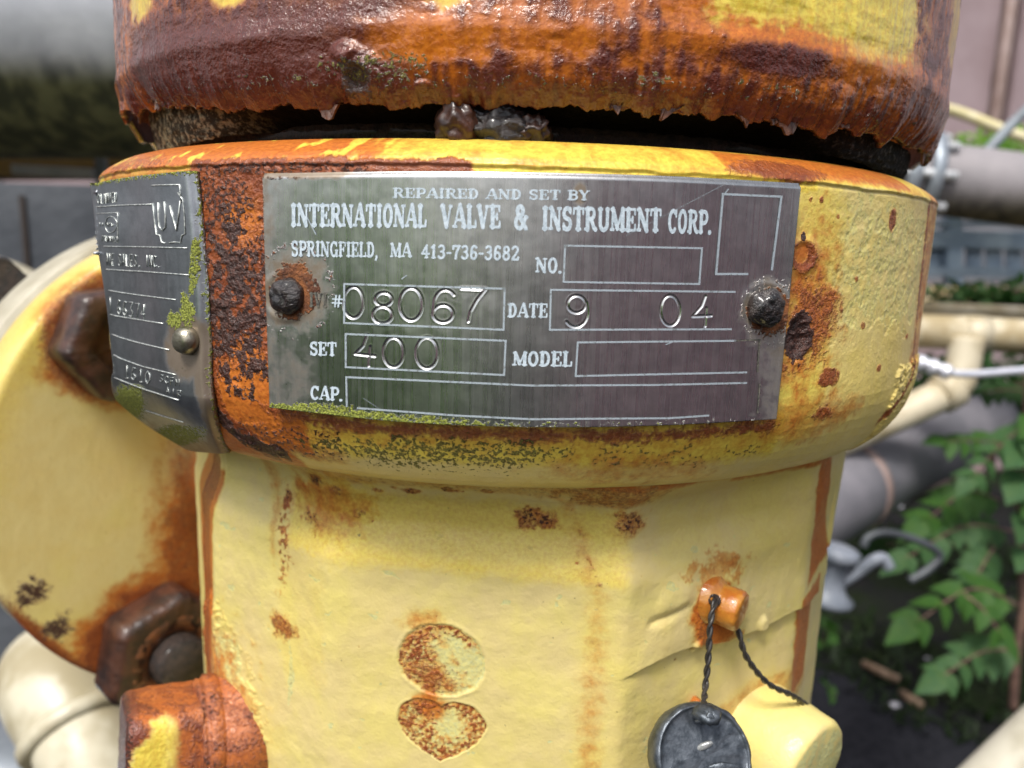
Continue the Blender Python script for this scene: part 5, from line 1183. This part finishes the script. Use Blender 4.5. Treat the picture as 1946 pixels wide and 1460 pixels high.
# litter
def litter(x, y, s_, m, label, cat='litter', sq=(1, .6, .4)):
    s_ *= .75; o = lump('litter', ground_at(x, y, s_ * .4), (s_ * sq[0], s_ * sq[1], s_ * sq[2]), .4, m, int(x), None, 3); o['label'] = label; o['category'] = cat; o['group'] = 'bits of litter on the soil'
M_red = simple('red_plastic', (.55, .05, .03), (.6, .09, .05), 30, .4, bump=.1); M_wht = simple('white_scrap', (.55, .53, .60), (.7, .7, .74), 30, .6, bump=.2)
litter(1668, 978, .022, M_red, 'red scrap of plastic on the soil under the grey pipe'); litter(1706, 962, .028, M_wht, 'grey white scrap beside the red plastic one')
litter(1700, 1340, .016, M_wht, 'pale crumpled scrap on the moss low in the yard'); litter(1872, 1012, .018, M_wht, 'small white scrap behind the leaflets at right')
litter(1763, 1252, .010, M_wht, 'tiny pale scrap between moss and leaves')
M_stick = simple('dry_stick', (.16, .10, .06), (.26, .18, .12), 40, .8, bump=.4)
for k, (a_, b2_) in enumerate((((1642, 1262), (1708, 1292)), ((1715, 1318), (1752, 1342)))):
    o = obj('stick', tube_bm([ground_at(*a_, .012), (ground_at(*a_, .02) + ground_at(*b2_, .02)) / 2, ground_at(*b2_, .012)], .010, 8), M_stick); o['label'] = ['longer dry stick lying on the mossy soil', 'shorter dry stick lying nearer the tarmac'][k]; o['category'] = 'stick'; o['group'] = 'sticks on the soil'

# ---- plants
rnd = random.Random(4)
def leafmat(name, c1, c2):
    b = NB(name); n = b.noise(60, 3, .6); b.set(Base_Color=b.mix(b.step(n, .35, .65), c1, b.mix(b.step(b.noise(7, 2, .5, off=3), .4, .65), c2, (c2[0] * 1.7, c2[1] * 1.25, c2[2] * .9))), Roughness=.6, Specular_IOR_Level=.25)
    t = b.N.new('ShaderNodeBsdfTranslucent'); t.inputs[0].default_value = (c2[0] * 1.3, c2[1] * 1.5, c2[2], 1); mx = b.N.new('ShaderNodeMixShader'); mx.inputs[0].default_value = .3
    b.L(b.b.outputs[0], mx.inputs[1]); b.L(t.outputs[0], mx.inputs[2]); b.L(mx.outputs[0], b.N['Material Output'].inputs[0]); return b.m
M_leaf = leafmat('leaf_green', (.024, .078, .015), (.046, .125, .024)); M_leaf2 = leafmat('leaf_bluegreen', (.028, .082, .030), (.055, .13, .048)); M_leafd = leafmat('leaf_dark', (.012, .040, .010), (.024, .068, .016))
M_stem = simple('brown_stem', (.10, .055, .045), (.17, .10, .075), 60, .7, bump=.4)
def leaf_mesh(name, m, w=.30, teeth=7, cup=.18):
    """pointed toothed leaflet, length 1 along +X, built as a folded blade"""
    V = []; F = []; n = 20
    for i in range(n + 1):
        t = i / n; half = w * math.sin(math.pi * min(t, 1) ** .72) * (1 - .35 * t) * 1.2 * (1 + .07 * (1 if i % 2 else -1) * (t > .1)); z = -.16 * t * t
        V += [(t, -half, z + cup * half), (t, 0, z), (t, half, z + cup * half)]
    for i in range(n):
        a = i * 3; F += [(a, a + 1, a + 4, a + 3), (a + 1, a + 2, a + 5, a + 4)]
    me = bpy.data.meshes.new(name); me.from_pydata(V, [], F); me.materials.append(m); smooth(me); return me
LM = {m.name: leaf_mesh('leaflet', m) for m in (M_leaf, M_leaf2, M_leafd)}
LB = {m.name: leaf_mesh('broad_leaf', m, .40, 9, .12) for m in (M_leaf, M_leaf2)}
def put_leaf(me, base, dirv, size, par, name='leaflet', tilt=None):
    d = Vector(dirv).normalized(); nrm = Vector((0, -.55, .8)) + Vector((rnd.uniform(-.35, .35), rnd.uniform(-.3, .3), rnd.uniform(-.2, .2)))
    y = nrm.cross(d).normalized(); z = d.cross(y)
    M = Matrix((d, y, z)).transposed().to_4x4(); M = Matrix.Translation(base) @ M @ Matrix.Diagonal((size, size, size, 1))
    o = bpy.data.objects.new(name, me); COL.objects.link(o); o.parent = par; o.matrix_parent_inverse = Matrix.Translation(-parent_loc(par)); o.matrix_basis = M; return o
def compound(label, p0, p1, dep, n, size, m=M_leaf, par=None, sag=.25, d2=None):
    a, b_ = at(*p0, dep), at(*p1, d2 or dep * .97); mid = (a + b_) / 2 + Vector((0, 0, (b_ - a).length * sag)); path = spline([a, mid, b_], 8)
    t_ = par or thing('compound_leaf_plant', label, 'plant', tuple(a), 'weedy saplings with feathery leaves at right')
    obj('rachis', tube_bm(path, [.0018 * (1 - .6 * i / len(path)) for i in range(len(path))], 6), M_stem, t_)
    for i in range(n):
        f = .18 + .78 * i / max(n - 1, 1); j = min(int(f * (len(path) - 1)), len(path) - 2); p = path[j].lerp(path[j + 1], f * (len(path) - 1) - j); d = (path[j + 1] - path[j]).normalized()
        for s_ in (-1, 1):
            sd_ = d.cross(Vector((0, -.6, .8))).normalized() * s_
            put_leaf(LM[m.name], p, sd_ + d * .55 + Vector((0, 0, -.35)) + Vector((rnd.uniform(-.12, .12),) * 3), size * .82 * (1 - .25 * abs(f - .45)) * rnd.uniform(.85, 1.1), t_)
    put_leaf(LM[m.name], path[-1], (path[-1] - path[-3]), size, t_)
    return t_
sap = thing('sapling', 'brown stemmed sapling with feathery leaves at the right edge', 'plant', tuple(ground_at(1930, 1400)))
obj('stem', tube_bm(spline([at(1925, 1350, .95), at(1932, 1240, .93), at(1945, 1150, .92), at(1938, 1000, .92), at(1950, 850, .92), at(1960, 640, .92)], 8), .0052, 10), M_stem, sap)
compound('', (1935, 1150), (1742, 1182), .90, 5, .046, M_leaf, sap, .22); compound('', (1930, 1235), (1795, 1283), .90, 5, .042, M_leaf2, sap, .12); compound('', (1830, 1128), (1900, 1200), .88, 3, .040, M_leaf, sap, .1)
compound('leafy weed with feathery leaves left of the sapling stem', (1930, 1010), (1720, 1062), .98, 7, .040, M_leaf2, None, .15)
compound('lower drooping feathery weed beside the white scrap', (1890, 1040), (1850, 1110), .95, 4, .042, M_leaf2, None, .05)
compound('bright green weed with large leaves below the grey pipe', (1900, 950), (1765, 985), 1.0, 5, .050, M_leaf, None, .2)
compound('feathery weed overlapping the end of the large grey pipe', (1960, 860), (1800, 838), .98, 6, .036, M_leaf, None, .05)
compound('feathery weed hanging below the cream pipe elbow', (1975, 800), (1850, 905), .94, 6, .036, M_leaf2, None, .1)
compound('dark feathery weed between cream pipe and tubing', (1990, 770), (1870, 745), 1.05, 6, .036, M_leafd, None, .1)
compound('dark feathery weed behind the curved tube', (1820, 1040), (1680, 1040), 1.1, 5, .05, M_leafd, None, .15)
compound('small bright weed close to the valve body', (1560, 1230), (1575, 1195), 1.0, 2, .03, M_leaf, None, .1)
compound('tiny seedling on the moss beside the sticks', (1585, 1330), (1575, 1305), 1.1, 2, .022, M_leaf, None, .1)
bl = thing('broad_leaf_plant', 'pale green broad leaved plant at the right edge', 'plant', tuple(at(1950, 900, .85)))
for (x, y, x2, y2, s_, m) in ((1960, 850, 1890, 900, .055, M_leaf2), (1960, 900, 1885, 985, .058, M_leaf2), (1975, 800, 1920, 850, .045, M_leaf), (1960, 1050, 1915, 1110, .04, M_leaf2), (1985, 930, 1930, 1010, .055, M_leaf), (1990, 720, 1925, 745, .04, M_leaf2), (1950, 980, 1940, 1060, .045, M_leaf2), (1960, 820, 1965, 900, .045, M_leaf2)):
    put_leaf(LB[m.name], at(x, y, .9), at(x2, y2, .86) - at(x, y, .9), s_, bl, 'broad_leaf')
# shrub over the grey pipe, scatter of leaf clusters
def shrub(name, label, c, rad, n, m, size, cat='shrub'):
    V, F = [], []
    for i in range(n):
        while True:
            q = Vector((rnd.uniform(-1, 1), rnd.uniform(-1, 1), rnd.uniform(-1, 1)))
            if .25 < q.length < 1: break
        p = Vector(c) + Vector((q.x * rad[0], q.y * rad[1], q.z * rad[2])); d = Vector((rnd.uniform(-1, 1), rnd.uniform(-1, 1), rnd.uniform(-.8, .6))).normalized(); sd_ = d.cross(Vector((rnd.uniform(-1, 1), rnd.uniform(-1, 1), 1))).normalized()
        s_ = size * rnd.uniform(.6, 1.3); k = len(V); V += [p, p + d * s_ * .5 + sd_ * s_ * .28, p + d * s_, p + d * s_ * .5 - sd_ * s_ * .28]; F.append((k, k + 1, k + 2, k + 3))
    me = bpy.data.meshes.new(name); me.from_pydata([tuple(v) for v in V], [], F)
    t_ = thing(name, label, cat, (c[0], c[1], c[2] - rad[2])); obj('foliage', me, m, t_)['kind'] = 'stuff'
    obj('stems', tube_bm([Vector(c) - Vector((0, 0, rad[2] * 1.5)), Vector(c), Vector(c) + Vector((.05, 0, rad[2] * .5))], .008, 8), M_stem, t_); return t_
M_shr = leafmat('shrub_green', (.10, .24, .03), (.22, .40, .07))
shrub('shrub', 'bright green shrub growing behind the mossy grey pipe', at(1890, 312, 1.75), (.16, .12, .075), 1500, M_shr, .022)
shrub('shrub', 'dark green weeds growing in front of the timbers at right', at(1890, 566, 1.5), (.13, .06, .028), 400, M_leafd, .03)
shrub('shrub', 'dark green undergrowth below the cream pipes at right', at(1900, 760, 1.35), (.20, .12, .09), 900, M_leafd, .035)
# moss and low weeds on the soil: nobody could count them
V, F = [], []
for i in range(9000):
    gx, gy = rnd.uniform(.1, 1.7), rnd.uniform(.15, 2.4)
    if float(perlin(gx * 2.3, gy * 2.3, 1)) < -.15: continue
    p = Vector((gx, gy, GZ + rnd.uniform(0, .012))); d = Vector((rnd.uniform(-1, 1), rnd.uniform(-1, 1), rnd.uniform(.1, 1.3))).normalized(); sd_ = d.cross(Vector((0, 0, 1))).normalized(); s_ = rnd.uniform(.012, .035); k = len(V)
    V += [p - sd_ * s_ * .2, p + sd_ * s_ * .2, p + d * s_ + sd_ * s_ * .15, p + d * s_ - sd_ * s_ * .15]; F.append((k, k + 1, k + 2, k + 3))
me = bpy.data.meshes.new('ground_cover'); me.from_pydata([tuple(v) for v in V], [], F); M_moss = leafmat('ground_moss', (.008, .020, .005), (.016, .034, .008)); o = obj('ground_cover', me, M_moss); o['kind'] = 'stuff'; o['label'] = 'dark moss and low weeds covering the soil'; o['category'] = 'ground cover'

# ---- the near side of the yard, behind whoever stands here (seen only as reflections in the plates)
hedge = shrub('hedge', 'green hedge on the near side of the yard', (-1.7, -1.9, -.40), (1.45, .45, .75), 6000, M_shr, .11, 'hedge')
M_sidn = simple('near_pink_siding', (.58, .40, .44), (.66, .48, .52), 6, .55, bump=.2, bd=.004)
w2 = thing('near_shed', 'low pink sided shed on the near side of the yard', 'shed', (1.2, -2.3, GZ))
for k in range(6):
    obj('siding_panel', box_bm((.55 + .30 * k, -2.0 + .16 * k, -.25), (.146, .078, 0), (-.01, .02, 0), (0, 0, .70), bev=.004), M_sidn, w2)
obj('roof', box_bm((1.4, -1.75, .47), (1.05, .56, 0), (-.12, .24, 0), (0, 0, .02)), M_sid2, w2)
